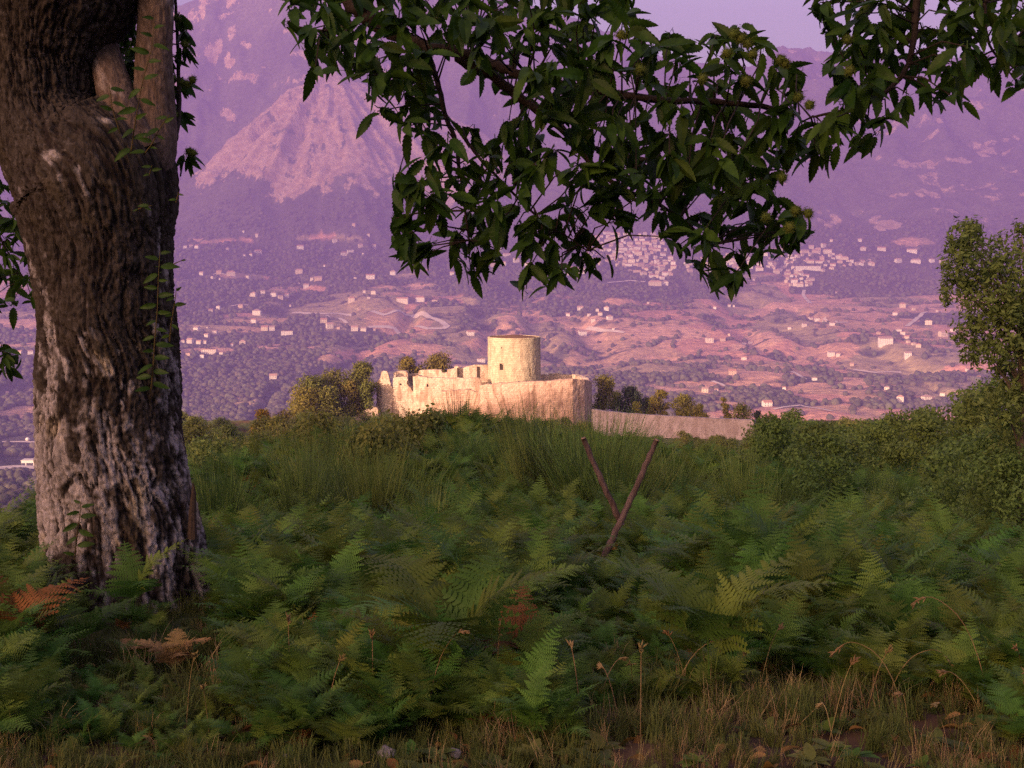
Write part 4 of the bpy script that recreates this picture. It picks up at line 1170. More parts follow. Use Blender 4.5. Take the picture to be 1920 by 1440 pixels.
branch([(850, 96, 5.0), (883, 121, 5.02), (940, 153, 5.05), (980, 187, 5.1), (1023, 217, 5.1), (1067, 253, 5.1), (1093, 290, 5.1), (1130, 330, 5.1), (1180, 360, 5.1), (1270, 400, 5.1), (1330, 460, 5.1)], .026, .005, 'bough')
branch([(797, 90, 5.0), (812, 130, 4.95), (822, 155, 4.9), (834, 220, 4.9), (856, 260, 4.9), (860, 317, 4.9), (870, 353, 4.9), (872, 400, 4.9), (880, 450, 4.9)], .014, .004, 'twig')
branch([(765, 78, 5.0), (768, 120, 5.0), (771, 173, 5.0), (775, 200, 5)], .009, .003, 'twig')
branch([(757, -40, 5.1), (758, 20, 5.1), (755, 70, 5.05)], .010, .007, 'twig')
branch([(842, 95, 5.0), (850, 70, 5.0), (870, 50, 5.0), (900, 42, 5.0)], .014, .008, 'twig')
branch([(1080, 270, 5.1), (1200, 300, 5.0), (1330, 320, 4.9), (1420, 350, 4.85), (1480, 390, 4.8), (1510, 400, 4.8)], .012, .003, 'twig')
branch([(873, 260, 4.9), (900, 300, 4.88), (940, 340, 4.85), (990, 390, 4.85), (1030, 430, 4.85), (1060, 440, 4.85), (1100, 470, 4.85)], .007, .003, 'twig')
branch([(690, 36, 5.0), (640, 50, 5.0), (600, 60, 5.0), (560, 50, 5.0)], .010, .003, 'twig')
branch([(1730, -80, 4.6), (1715, 40, 4.6), (1712, 100, 4.6), (1690, 150, 4.6), (1640, 190, 4.6), (1570, 210, 4.65), (1520, 220, 4.7)], .016, .004, 'twig')
branch([(1850, -80, 4.6), (1845, 20, 4.6), (1850, 80, 4.6), (1880, 120, 4.6)], .010, .003, 'twig')
branch([(20, 200, 8.6), (-20, 320, 8.6), (-10, 430, 8.6), (30, 500, 8.6), (50, 530, 8.6)], .012, .004, 'twig')
branch([(-60, 600, 8.6), (-20, 650, 8.6), (15, 662, 8.6)], .008, .003, 'twig')
branch([(330, 262, 7.95), (336, 200, 8.2), (335, 120, 8.3), (330, 20, 8.3), (325, -60, 8.3)], .018, .008, 'twig')
# --- leaves: toothed, folded along the rib and drooping
def leaf_mesh(seed, L=.128, Wd=.047):
    r = random.Random(seed)
    n = 9
    droop = r.uniform(.15, .75); fold = r.uniform(.15, .55); side = r.uniform(-.12, .12)
    V = []; Fc = []
    for i in range(n + 1):
        t = i / n
        w = Wd * .5 * (math.sin(math.pi * min(1, t ** .85)) ** .8) * (1 - .25 * t)
        c = Vector((side * L * t * t, L * t, -droop * L * t * t * .5))
        V.append(c)
        k = w * (1.16 if i % 1 == 0 and 0 < i < n else 1)
        for s in (-1, 1):
            V.append(c + Vector((s * k, L * .035, fold * k)))          # tooth point
            V.append(c + Vector((s * k * .80, L * .055, fold * k * .8)))   # notch after it
    # rows of five: rib, tooth left, notch left, tooth right, notch right
    for i in range(n):
        a, b = i * 5, (i + 1) * 5
        Fc += [(a, a + 2, a + 1), (a, b, a + 2), (a + 2, b, b + 1), (a, a + 3, a + 4), (a, a + 4, b), (a + 4, b + 3, b)]
    b = len(V)                                                        # stalk
    V += [Vector((-.0016, -.022, 0)), Vector((.0016, -.022, 0)), Vector((.0016, .004, 0.001)), Vector((-.0016, .004, .001))]
    Fc += [(b, b + 1, b + 2, b + 3)]
    return V, Fc
m_leaf = leaf_mat('chestnut_leaf', (0.018, 0.042, 0.005), (0.050, 0.088, 0.012), trans=.36, objvar=.5, scale=6, rough=.45)
LEAF = [mesh_np('leaf', *leaf_mesh(40 + i), m_leaf) for i in range(9)]
LEAF_ARR = []
for me in LEAF:
    me.calc_loop_triangles()
    LEAF_ARR.append((np.array([v.co[:] for v in me.vertices]), np.array([t.vertices[:] for t in me.loop_triangles])))
U = [  # outlines of the leaf masses in the picture, with their distance
 ([(515, 5), (560, -30), (900, -40), (880, 40), (848, 92), (800, 110), (806, 180), (842, 225), (800, 252), (745, 232), (700, 205), (690, 150), (650, 122), (600, 133), (560, 92)], 4.95, .45, 33),
 ([(850, -40), (1185, -40), (1200, 40), (1230, 60), (1300, 80), (1345, 62), (1380, 45), (1412, 60), (1475, 105), (1508, 150), (1505, 200), (1545, 250), (1560, 285), (1480, 305), (1450, 350), (1380, 350), (1300, 335), (1200, 335), (1100, 285), (1040, 230), (960, 190), (920, 140), (880, 110), (850, 60)], 4.85, .55, 33),
 ([(805, 225), (860, 240), (930, 226), (990, 222), (1035, 275), (1040, 315), (1000, 342), (1012, 372), (960, 400), (952, 470), (908, 512), (868, 508), (850, 472), (800, 484), (755, 496), (740, 440), (745, 380), (733, 368), (748, 320), (800, 290)], 4.85, .35, 34),
 ([(960, 425), (1010, 402), (1060, 378), (1100, 425), (1135, 485), (1090, 512), (1060, 528), (1000, 553), (958, 530), (985, 480)], 4.8, .25, 33),
 ([(1052, 300), (1200, 298), (1400, 325), (1470, 350), (1445, 395), (1500, 385), (1532, 400), (1520, 445), (1470, 475), (1405, 492), (1378, 540), (1335, 535), (1288, 482), (1240, 445), (1215, 402), (1160, 435), (1120, 402), (1058, 392), (1048, 350)], 4.9, .5, 33),
 ([(1518, -40), (1960, -40), (1960, 135), (1905, 180), (1830, 112), (1792, 190), (1722, 172), (1695, 215), (1645, 250), (1628, 280), (1600, 262), (1545, 292), (1512, 262), (1556, 222), (1562, 170), (1552, 110), (1540, 60), (1520, 20)], 4.6, .35, 34),
 ([(-60, 300), (5, 330), (30, 400), (50, 450), (70, 500), (76, 545), (60, 570), (0, 575), (-60, 560)], 8.7, .4, 26),
 ([(-60, 630), (10, 645), (38, 672), (20, 690), (-60, 705)], 8.7, .3, 22),
 ([(200, 40), (262, -20), (262, 210), (222, 195), (195, 120)], 8.5, .3, 22)]
leaf_rng = random.Random(77)
LEAVES = []           # (projected size, matrix, variant)
TW = MB()
BPTS = [p for P_, R_ in BP for p in P_]
def rosette(c, n, outward, poly=None, scale=1.0, L=.128, tol=10):
    c = Vector(c)
    for k in range(n):
        for tr in range(6):
            d = outward * leaf_rng.uniform(.1, .9) + Vector((leaf_rng.gauss(0, .62), leaf_rng.gauss(0, .55), leaf_rng.gauss(-.62, .48)))
            if d.length < .1: continue
            d.normalize()
            s = scale * leaf_rng.uniform(.62, 1.18)
            tip = c + d * (L * s * .58)
            if poly is None: break
            px, py = to_px(np.array([tip.x]), np.array([tip.y]), np.array([tip.z]))
            if inside(px[0], py[0], poly): break
            if leaf_rng.random() < .03: break
        else: continue
        nz = Vector((leaf_rng.gauss(0, .5), leaf_rng.gauss(-.25, .6), leaf_rng.uniform(.2, 1)))
        x = d.cross(nz)
        if x.length < 1e-3: continue
        x.normalize(); z = x.cross(d)
        M_ = Matrix((x, d, z)).transposed().to_4x4() @ Matrix.Scale(s, 4)
        M_.translation = c + Vector((leaf_rng.gauss(0, .012), leaf_rng.gauss(0, .012), leaf_rng.gauss(0, .012)))
        LEAVES.append((s / max(.5, c.y) * abs(z.y) ** .5, M_, leaf_rng.randrange(9)))
def twig_to(c, rmin=.0022):
    near = min(BPTS, key=lambda p: (p - c).length_squared)
    mid = near.lerp(c, .55) + Vector((leaf_rng.uniform(-.03, .03), leaf_rng.uniform(-.03, .03), leaf_rng.uniform(0, .04)))
    TW.tube([near, mid, c], [.0042, .003, rmin], 5, cap=False)
    return near
for poly, Y, dY, sp in U:
    xs = [a for a, _ in poly]; ys = [b for _, b in poly]
    pts = []
    for k in range(6000):
        px, py = leaf_rng.uniform(min(xs), max(xs)), leaf_rng.uniform(min(ys), max(ys))
        if inside(px, py, poly) and all((px - a) ** 2 + (py - b) ** 2 > sp * sp for a, b in pts): pts.append((px, py))
    for (px, py) in pts:
        c = at(px, py, Y + leaf_rng.uniform(-dY, dY))
        near = twig_to(c)
        o_ = c - near
        o_ = o_.normalized() if o_.length > .02 else Vector((0, 0, -1))
        rosette(c, leaf_rng.choice([6, 7, 8, 9, 10]), o_, poly, 1.0 if Y < 8 else 1.15)
# sprays behind the right stem
for (px, py) in ((335, 30), (345, 85), (322, 110), (343, 152), (325, 160), (330, 215), (322, 190), (350, 290), (345, 60)):
    c = at(px, py, 8.3 + leaf_rng.uniform(-.1, .1))
    if py < 280: twig_to(c)
    else: TW.tube([at(338, 330, 8.0), at(342, 310, 8.2), c], [.006, .005, .003], 5, cap=False)
    rosette(c, 9, Vector((.8, 0, -.5)), [(300, -20), (372, 20), (378, 70), (360, 110), (385, 180), (352, 205), (372, 240), (335, 260), (384, 310), (350, 335), (330, 330), (300, 200)], 1.05)
# young shoots growing out of the trunk
m_shoot = pmat('shoot_stem', (0.07, 0.05, 0.02), rough=.9, spec=.1, var=.2, scale=20)
def shoot(pts, n, L=.9, fan=1.0):
    P = [at(*p) for p in pts]
    t_ = MB(); t_.tube(P, [.005 - .003 * i / (len(P) - 1) for i in range(len(P))], 5); ofc(t_.build('shoot_stem', m_shoot))
    for k in range(n):
        t = (k + .6) / n * (len(P) - 1); i = min(len(P) - 2, int(t))
        c = P[i].lerp(P[i + 1], t - i)
        sd = 1 if k % 2 else -1
        d = Vector((sd * leaf_rng.uniform(.6, 1) * fan, leaf_rng.uniform(-.5, .1), leaf_rng.uniform(-.45, .35))).normalized()
        x = d.cross(Vector((leaf_rng.uniform(-.5, .5), -1.0, leaf_rng.uniform(-.1, .8)))).normalized(); z = x.cross(d)
        s = L * leaf_rng.uniform(.5, 1.0)
        M_ = Matrix((x, d, z)).transposed().to_4x4() @ Matrix.Scale(s, 4); M_.translation = c
        LEAVES.append((s / c.y * .6, M_, leaf_rng.randrange(9)))
shoot([(283, 735, 7.42), (287, 690, 7.36), (290, 640, 7.33), (295, 580, 7.33), (297, 520, 7.34), (300, 470, 7.38)], 20, 1.0)
shoot([(318, 640, 7.55), (322, 600, 7.5), (328, 565, 7.5), (331, 540, 7.5)], 6, .7)
shoot([(318, 500, 7.55), (330, 493, 7.5), (346, 486, 7.5)], 2, .4)
shoot([(245, 290, 7.36), (255, 220, 7.3), (268, 150, 7.32), (285, 90, 7.36), (290, 30, 7.4)], 15, 1.0)
shoot([(270, 290, 7.36), (285, 270, 7.3), (300, 240, 7.3), (318, 215, 7.3)], 7, .8)
shoot([(225, 250, 7.36), (210, 200, 7.3), (205, 160, 7.3)], 6, .8)
shoot([(280, 330, 7.3), (285, 310, 7.25)], 3, .6); shoot([(255, 395, 7.3), (268, 388, 7.25), (285, 385, 7.25)], 3, .6); shoot([(330, 380, 7.5), (335, 360, 7.5)], 2, .5)
shoot([(140, 1050, 7.35), (145, 1000, 7.28), (150, 965, 7.25), (152, 940, 7.25)], 9, .9)
twg = ofc(TW.build('fine_twigs', m_twig)); twg['kind'] = 'stuff'
LEAVES.sort(key=lambda a: -a[0])
for s_, M_, v in LEAVES[:300]:
    o = bpy.data.objects.new('leaf', LEAF[v]); COL.objects.link(o)
    o.parent = TREE; o.matrix_parent_inverse = TREE_INV; o.matrix_basis = M_
VV = []; FF = []; nb = 0
for s_, M_, v in LEAVES[300:]:
    A_, T_ = LEAF_ARR[v]; m3 = np.array(M_)
    VV.append(A_ @ m3[:3, :3].T + m3[:3, 3]); FF.append(T_ + nb); nb += len(A_)
fo = ofc(obj('foliage', mesh_np('foliage', np.concatenate(VV), np.concatenate(FF), m_leaf)))
fo['kind'] = 'stuff'
# --- burs
def bur_mesh(seed):
    r = np.random.default_rng(seed); t = MB()
    V, Fc = lump(seed, 2, 1.0, .03); V[:, 2] -= .55
    t.add(V * .021, [tuple(int(i) for i in f) for f in Fc])
    for k in range(190):
        d = r.normal(size=3); d /= np.linalg.norm(d)
        e = np.cross(d, r.normal(size=3)); e /= np.linalg.norm(e); g = np.cross(d, e)
        b = d * .019; L = .034 * r.uniform(.85, 1.15)
        tip = d * L + e * .004 * r.normal()
        t.add([b + e * .0012, b - e * .0007 + g * .001, b - e * .0007 - g * .001, tip], [(0, 1, 3), (1, 2, 3), (2, 0, 3)])
    return mesh_np('bur', t.V, t.F, m_bur)
m_bur = pmat('chestnut_bur', (0.085, 0.105, 0.022), rough=.8, spec=.1, var=.25, scale=30, trans=.25, objvar=.3)
BUR = [bur_mesh(i) for i in range(3)]
for (px, py) in ((1377, 63), (1390, 72), (1402, 82), (1412, 102), (1472, 118), (1464, 112), (1363, 100), (1318, 148), (1400, 152), (1498, 182), (1518, 197), (1590, 75), (1593, 133), (1467, 333), (1493, 395), (1515, 400), (1437, 407), (1480, 427), (1200, 130), (1165, 65)):
    o = bpy.data.objects.new('bur', leaf_rng.choice(BUR)); COL.objects.link(o)
    o.parent = TREE; o.matrix_parent_inverse = TREE_INV
    o.location = at(px, py, 4.28); o.rotation_euler = (leaf_rng.uniform(0, 6), leaf_rng.uniform(0, 6), 0)
    o.scale = (.78,) * 3
for (px, py) in ((332, 35), (347, 83), (342, 155), (351, 158), (361, 150), (324, 147), (328, 215), (355, 284), (362, 287), (250, 10)):
    o = bpy.data.objects.new('bur', leaf_rng.choice(BUR)); COL.objects.link(o)
    o.parent = TREE; o.matrix_parent_inverse = TREE_INV
    o.location = at(px, py, 8.1); o.rotation_euler = (leaf_rng.uniform(0, 6), leaf_rng.uniform(0, 6), 0)
    o.scale = (1.15,) * 3
print('LEAVES', len(LEAVES))

# ---------------------------------------------------------------- bracken, broom, grass, poles
rv = random.Random(91); rgn = np.random.default_rng(92)
def frond(rng, stipe, blade, width, lean, curl, azim, npin=15, npul=10):
    """one bracken frond: a bare stipe, then a feathered triangular blade bending over"""
    V = []; Fc = []
    # spine
    pts = []; p = np.zeros(3); ang = lean
    n = 26
    for i in range(n + 1):
        pts.append(p.copy())
        t = i / n
        ang2 = lean + curl * sstep(.25, .8, np.array(t)) + .35 * max(0, t - .7)
        p = p + np.array([0, math.sin(ang2), math.cos(ang2)]) * (stipe + blade) / n
    pts = np.array(pts)
    L = stipe + blade
    def spine(s):
        i = min(n - 1, int(s / L * n)); f = s / L * n - i
        q_ = pts[i] * (1 - f) + pts[i + 1] * f
        t_ = pts[i + 1] - pts[i]
        return q_, t_ / np.linalg.norm(t_)
    def strip(a, b, wa, wb, up):
        side = np.cross(b - a, up); side /= np.linalg.norm(side) + 1e-9
        k = len(V)
        V.extend([a - side * wa, a + side * wa, b + side * wb, b - side * wb]); Fc.append((k, k + 1, k + 2, k + 3))
    X = np.array([1.0, 0, 0])
    for i in range(n):
        strip(pts[i], pts[i + 1], .0035 * (1 - .8 * i / n) + .001, .0035 * (1 - .8 * (i + 1) / n) + .001, np.array([0, -.9, .5]))
    for k in range(npin):
        t = (k + .15) / npin
        q_, T = spine(stipe + blade * (t * .97))
        N = np.cross(X, T); N /= np.linalg.norm(N)
        plen = width * (1 - t) ** .85 * (.80 if k == 0 else 1) + .012
        for sd in (-1, 1):
            D = X * sd * .88 + T * .42 + N * rng.uniform(-.10, .22)
            D /= np.linalg.norm(D)
            S_ = np.cross(N, D); S_ /= np.linalg.norm(S_)
            droop = rng.uniform(.05, .35)
            m = max(4, int(npul * (plen / width) ** .5))
            prev = q_
            for j in range(m):
                u = (j + .6) / m
                c = q_ + D * plen * u - np.array([0, 0, 1]) * droop * plen * u * u
                strip(prev, c, .0012, .001, N); prev = c
                pl = plen * .17 * (1 - u) ** .75 + .005
                pw = plen / m * .46
                for s2 in (-1, 1):
                    e = S_ * s2 * .92 + D * .40 - N * .10
                    k_ = len(V)
                    V.extend([c - D * pw, c + D * pw * .8, c + e * pl + D * pw * .25, c + e * pl * .72 - D * pw * .75]); Fc.append((k_, k_ + 1, k_ + 2, k_ + 3))
            k_ = len(V)
            tip = q_ + D * plen * 1.04 - np.array([0, 0, 1]) * droop * plen
            V.extend([prev + S_ * .006, prev - S_ * .006, tip, tip]); Fc.append((k_, k_ + 1, k_ + 2))
    V = np.array(V)
    ca, sa = math.cos(azim), math.sin(azim)
    V = np.stack([V[:, 0] * ca - V[:, 1] * sa, V[:, 0] * sa + V[:, 1] * ca, V[:, 2]], -1)
    return V, Fc
def fern_mesh(seed, nf, mat, hs=1.0, name='bracken', npin=15, npul=10):
    rng = np.random.default_rng(seed)
    V = []; Fc = []; b = 0
    a0 = rng.uniform(0, 6.28)
    for i in range(nf):
        v, f = frond(rng, rng.uniform(.35, .62) * hs, rng.uniform(.55, .8) * hs, rng.uniform(.25, .36) * hs, rng.uniform(.05, .3), rng.uniform(.75, 1.35), a0 + i * 6.28 / nf + rng.uniform(-.5, .5), npin, npul)
        V.append(v + rng.normal(size=3) * np.array([.05, .05, 0])); Fc += [tuple(k + b for k in q_) for q_ in f]; b += len(v)
    return mesh_np(name, np.concatenate(V), Fc, mat)
m_fern = leaf_mat('bracken_green', (0.066, 0.125, 0.019), (0.118, 0.180, 0.036), trans=.42, objvar=.75, scale=1.3, rough=.5)
m_rust = leaf_mat('bracken_rust', (0.16, 0.075, 0.022), (0.22, 0.11, 0.035), trans=.3, objvar=.4, scale=2.0, rough=.8)
m_tan = leaf_mat('bracken_tan', (0.26, 0.155, 0.06), (0.33, 0.20, 0.085), trans=.3, objvar=.2, scale=2.0, rough=.8)
m_ygrn = leaf_mat('bracken_yellow', (0.10, 0.12, 0.016), (0.14, 0.15, 0.025), trans=.35, objvar=.3, scale=2.0)
FERN = [fern_mesh(500 + i, rv.choice([3, 4, 4, 5]), m_fern) for i in range(8)] + [fern_mesh(520, 3, m_rust, .8), fern_mesh(521, 3, m_ygrn, .9)]
fcoll = source_collection('bracken_frond', FERN)
TX0 = at(235, 1165, TY).x
NF = 40000
fY = np.exp(rgn.uniform(math.log(3.8), math.log(85), NF)); fX = rgn.uniform(-.54, .54, NF) * fY
dn = fbm(fX / 1.7, fY / 1.7, 3, 403)
edge = 3.8 + .95 * fbm(fX / 1.1, fX * 0 + 3.3, 3, 401) + np.where(fX < -.35, .6, 0) - np.where(fX > .35, .45, 0)
ok = (rgn.random(NF) < np.minimum(1, (fY / 22) ** 1.1)) & (fY > edge) & ((fX - TX0) ** 2 + (fY - TY) ** 2 > .60 ** 2)
fpx = 960 + 2200 * fX / fY
ok &= ~((fpx > 40) & (fpx < 430) & (fY < 7.9) & (rgn.random(NF) < .90))
ok &= ~((np.abs(fpx - 1160) < 75) & (fY > 8.5) & (fY < 12.6) & (rgn.random(NF) < .5))
sprig = (fY > 3.7) & (fY < 5.6) & (rgn.random(NF) < .24)
ok |= sprig & (fY < edge)
ok &= ~((dn < -.34) & (fY < 25)) & ~((fX < -.06 * fY) & (fY > 13) & (rgn.random(NF) < .28))
fX, fY, dn = fX[ok], fY[ok], dn[ok]
nF = len(fX)
fS = (.26 + .26 * sstep(3.9, 8, fY) + .12 * sstep(8, 16, fY) + .25 * sstep(18, 35, fY)) * rgn.uniform(.7, 1.25, nF) * (1 + .35 * dn)
fS = np.where((np.abs(960 + 2200 * fX / fY - 235) < 200) & (fY < 7.9), fS * .45, fS)
fS = np.where((np.abs(960 + 2200 * fX / fY - 1160) < 140) & (fY > 4.5) & (fY < 12.8), fS * .58, fS)
r_ = rgn.random(nF)
P = np.stack([fX, fY, terrain(fX, fY) - .03], -1)
E = np.stack([rgn.uniform(-.2, .2, nF), rgn.uniform(-.2, .2, nF), rgn.uniform(0, 6.28, nF)], -1)
Sc = np.stack([fS, fS, fS * rgn.uniform(.85, 1.25, nF)], -1)
I = np.where(r_ < .05, 8, np.where(r_ < .10, 9, rgn.integers(0, 8, nF)))
print('FERNS', nF)
br = scatter('bracken', P, E, Sc, I, fcoll)
tag(br, 'thick green bracken covering the slope in front of the castle', 'bracken', kind='stuff')
# bracken fronds that stand out one by one
def lone_fern(px, py, Y, mat, seed, nf, hs, label, rz=0.0, tilt=(0, 0), sink=None):
    x = ray(px, py)[0] * Y
    z = tz(x, Y) - .02
    e = empty('bracken_plant', (x, Y, z), rz)
    e.rotation_euler = (tilt[0], tilt[1], rz)
    tag(e, label, 'fern')
    rng = np.random.default_rng(seed); a0 = rng.uniform(0, 6.28)
    for i in range(nf):
        v, f = frond(rng, rng.uniform(.3, .5) * hs, rng.uniform(.55, .75) * hs, rng.uniform(.26, .34) * hs, rng.uniform(.05, .3), rng.uniform(.9, 1.4), a0 + i * 6.28 / nf + rng.uniform(-.4, .4))
        obj('frond', mesh_np('frond', v, f, mat), e)
    return e
lone_fern(14, 1300, 5.1, m_rust, 601, 3, .7, 'rust brown dried bracken at the left edge of the picture', .4)
lone_fern(268, 1275, 5.3, m_tan, 602, 3, .27, 'small tan dried bracken in front of the trunk, the left one', 1.2)
lone_fern(328, 1275, 5.25, m_tan, 603, 4, .30, 'bright tan dried bracken in front of the trunk, the right one', 2.2)
lone_fern(250, 1200, 6.5, m_fern, 604, 4, .55, 'large green bracken arching over the foot of the trunk', .3)
lone_fern(150, 1250, 5.5, m_fern, 605, 4, .45, 'green bracken plant growing left of the tan dried bracken', 1.3)
lone_fern(945, 1150, 7.6, m_rust, 606, 2, .5, 'orange brown bracken in the middle of the green bracken', .9)
lone_fern(968, 1290, 5.0, m_rust, 607, 2, .5, 'dark rust bracken drooping near the middle of the grass edge', 2.1)
lone_fern(850, 1370, 4.55, m_fern, 608, 5, .85, 'big green bracken in front at the middle of the grass edge', .2)
lone_fern(760, 1330, 4.7, m_ygrn, 609, 3, .6, 'yellowing bracken just left of the big front bracken', 1.6)
lone_fern(1330, 1340, 4.6, m_fern, 610, 5, .8, 'green bracken in the grass on the right, nearest of its kind', .7)
lone_fern(1110, 850, 17.0, m_fern, 611, 4, .95, 'tall bracken rising in front of the right castle corner', 1.0)
lone_fern(1450, 1065, 12.0, m_rust, 612, 3, .7, 'small rust bracken among the green right of the wooden poles', .5)
lone_fern(1800, 985, 15.0, m_rust, 613, 4, .9, 'rust coloured bracken below the oak thicket at the right', .5)
# --- two old poles leaning across each other
m_pole = pmat('old_wood', (0.075, 0.045, 0.040), rough=.9, spec=.1, col2=(0.13, 0.085, 0.08), scale=7, var=.4, bump=.9, bscale=30, stretch=(1, 1, .15))
m_cut = pmat('cut_wood', (0.24, 0.15, 0.11), rough=.9, spec=.1, var=.25, scale=18)
def pole(top, mid, foot, r, label):
    P_ = [at(*top), at(*mid), at(*foot)]
    n = 22
    pts = []; rad = []
    for i in range(n + 1):
        t = i / n
        a = P_[0].lerp(P_[1], t); b = P_[1].lerp(P_[2], t)
        c = a.lerp(b, t) + Vector((rv.gauss(0, .003), rv.gauss(0, .003), rv.gauss(0, .002)))
        pts.append(c); rad.append(r * (1 + .3 * t) * rv.uniform(.9, 1.1))
    e = empty('wooden_pole', P_[2]); tag(e, label, 'pole', None)
    s = MB(); s.tube([p - P_[2] for p in pts], rad, 11, jit=.07); s.build('shaft', m_pole, e, True)
    d = (pts[0] - pts[1]).normalized()
    c = MB(); c.tube([pts[0] - P_[2], pts[0] - P_[2] + d * .012], [rad[0] * .96, rad[0] * .9], 11, jit=.04); c.build('cut_end', m_cut, e)
    return e
pole((1094, 822, 12.2), (1128, 905, 12.15), (1167, 985, 12.1), .027, 'left one of two weathered poles crossing in a V above the bracken')
pole((1231, 826, 12.0), (1190, 922, 12.0), (1118, 1075, 11.9), .027, 'right one of two weathered poles crossing in a V above the bracken')
# --- broom: sheaves of upright green whips
def broom_mesh(seed, h, w, n, mat, name='whips'):
    rng = np.random.default_rng(seed)
    a = rng.uniform(0, 6.28, n); r = w * .5 * np.sqrt(rng.random(n)) * .35
    base = np.stack([r * np.cos(a), r * np.sin(a), rng.uniform(0, h * .35, n)], -1)
    hh = h * (.22 + .78 * rng.random(n) ** 1.6) - base[:, 2] * .3
    sp = rng.uniform(.05, .75, n) * w / h
    a2 = a + rng.normal(size=n) * .6
    tip = base + np.stack([np.cos(a2) * sp * hh, np.sin(a2) * sp * hh, hh], -1)
    mid = base * .5 + tip * .5 + rng.normal(size=(n, 3)) * .02 * h
    wd = .0045 + .0035 * rng.random(n)
    sx = np.stack([np.sin(a2 + 1.57 * rng.random(n)), np.cos(a2), np.zeros(n)], -1)
    V = np.stack([base - sx * wd[:, None], base + sx * wd[:, None], mid + sx * wd[:, None], mid - sx * wd[:, None], tip], 1).reshape(-1, 3)
    i = np.arange(n) * 5
    Fc = [(k, k + 1, k + 2, k + 3) for k in i.tolist()] + [(k + 3, k + 2, k + 4) for k in i.tolist()]
    return mesh_np(name, V, Fc, mat)
m_broom = leaf_mat('broom_green', (0.072, 0.118, 0.028), (0.120, 0.162, 0.044), trans=.25, objvar=.6, scale=1.0)
BRM = [broom_mesh(700 + i, rv.uniform(1.4, 2.0), rv.uniform(1.3, 1.9), 700, m_broom) for i in range(7)]
BST = MB(); BST.tube([(0, 0, -.2), (.02, 0, .25), (0, .03, .6)], [.03, .022, .01], 6); BSTM = mesh_np('stem', BST.V, BST.F, m_bark)
def broom(px, Y, s, label, group=None, sink=.1):
    x = (px - 960) / 2200 * Y
    e = empty('broom_bush', (x, Y, tz(x, Y) - sink), rv.uniform(0, 6.28)); e.scale = (s, s, s * rv.uniform(.9, 1.2))
    tag(e, label, 'bush', group)
    obj('whips', rv.choice(BRM), e); obj('stem', BSTM, e)
for k in range(32):
    Y = rv.uniform(13, 36); px = rv.uniform(372, 830)
    broom(px, Y, rv.choice([.4, .55, .7, .85, 1.15]), 'wispy green broom bush in the thicket between the trunk and the poles', 'broom bushes right of the trunk')
for k in range(12):
    broom(rv.uniform(-40, 85), rv.uniform(12, 20), rv.uniform(.35, .5), 'wispy green broom bush left of the trunk', 'broom bushes left of the trunk')
broom(1115, 18.5, 1.25, 'tall feathery broom rising in front of the right castle corner', None)
broom(1262, 20, 1.05, 'tall broom with bare upright whips in front of the long wall', None)
broom(1240, 21, .9, 'lower broom bush between the right pole and the tall broom', None)
for k in range(26):
    broom(rv.uniform(800, 1090), rv.uniform(19, 38), rv.choice([.45, .6, .8, 1.1]), 'green broom bush below the castle left of the poles', 'broom bushes below the castle')
for k in range(8):
    broom(rv.uniform(1060, 1190), rv.uniform(17, 24), rv.uniform(.9, 1.15), 'green broom bush behind the wooden poles', 'broom bushes behind the poles')
for k in range(10):
    broom(rv.uniform(1290, 1700), rv.uniform(16, 26), rv.uniform(.6, .85), 'low broom bush among the bracken right of the poles', 'broom bushes right of the poles')
for k in range(34):
    Y = rv.uniform(24, 62); px = rv.uniform(350, 1090)
    bush((px - 960) / 2200 * Y, Y, k % 8, rv.uniform(.26, .46), 'rounded bush among the broom in the middle ground', 'rounded bushes among the broom')
# --- oak thicket at the right
OAK = []
for i in range(7):
    w_, h_ = rv.uniform(2.6, 3.6), rv.uniform(2.4, 3.4)
    OAK.append(tree_meshes(w_, h_, 4200, .13, np.random.default_rng(800 + i), LM['oak'], m_bark, 16, .04, 5, .035, lob=.30))
OAKF = [tree_meshes(2.8, 2.6, 8500, .072, np.random.default_rng(830 + i), LM['oak'], m_bark, 22, .04, 6, .03, lob=.26) for i in range(2)]
OKS = [(1300, 30, .75), (1340, 27, .7), (1400, 26, .75), (1450, 33, .85), (1500, 28, .85), (1545, 36, 1.0), (1600, 27, .85), (1640, 33, 1.1), (1680, 40, 1.3), (1700, 26, .85), (1740, 32, 1.15), (1790, 27, 1.05), (1830, 34, 1.3), (1870, 25, 1.05), (1910, 29, 1.2),
       (1560, 22, .7), (1650, 21, .7), (1750, 20, .75), (1850, 19, .8), (1930, 21, .95), (1480, 45, 1.0), (1580, 48, 1.2), (1380, 44, .9), (1740, 46, 1.5), (1860, 44, 1.6), (1430, 60, 1.2), (1530, 64, 1.3), (1310, 50, .8), (1660, 58, 1.5), (1880, 14.5, .85), (1925, 14, .95), (1905, 12.0, .7), (1945, 12.2, .8), (1850, 15.5, .7), (1440, 38, 1.0), (1490, 37, 1.0), (1525, 42, 1.15), (1585, 31, 1.0), (1462, 27, .8), (1610, 40, 1.3), (1545, 25, .8), (1500, 55, 1.3)]
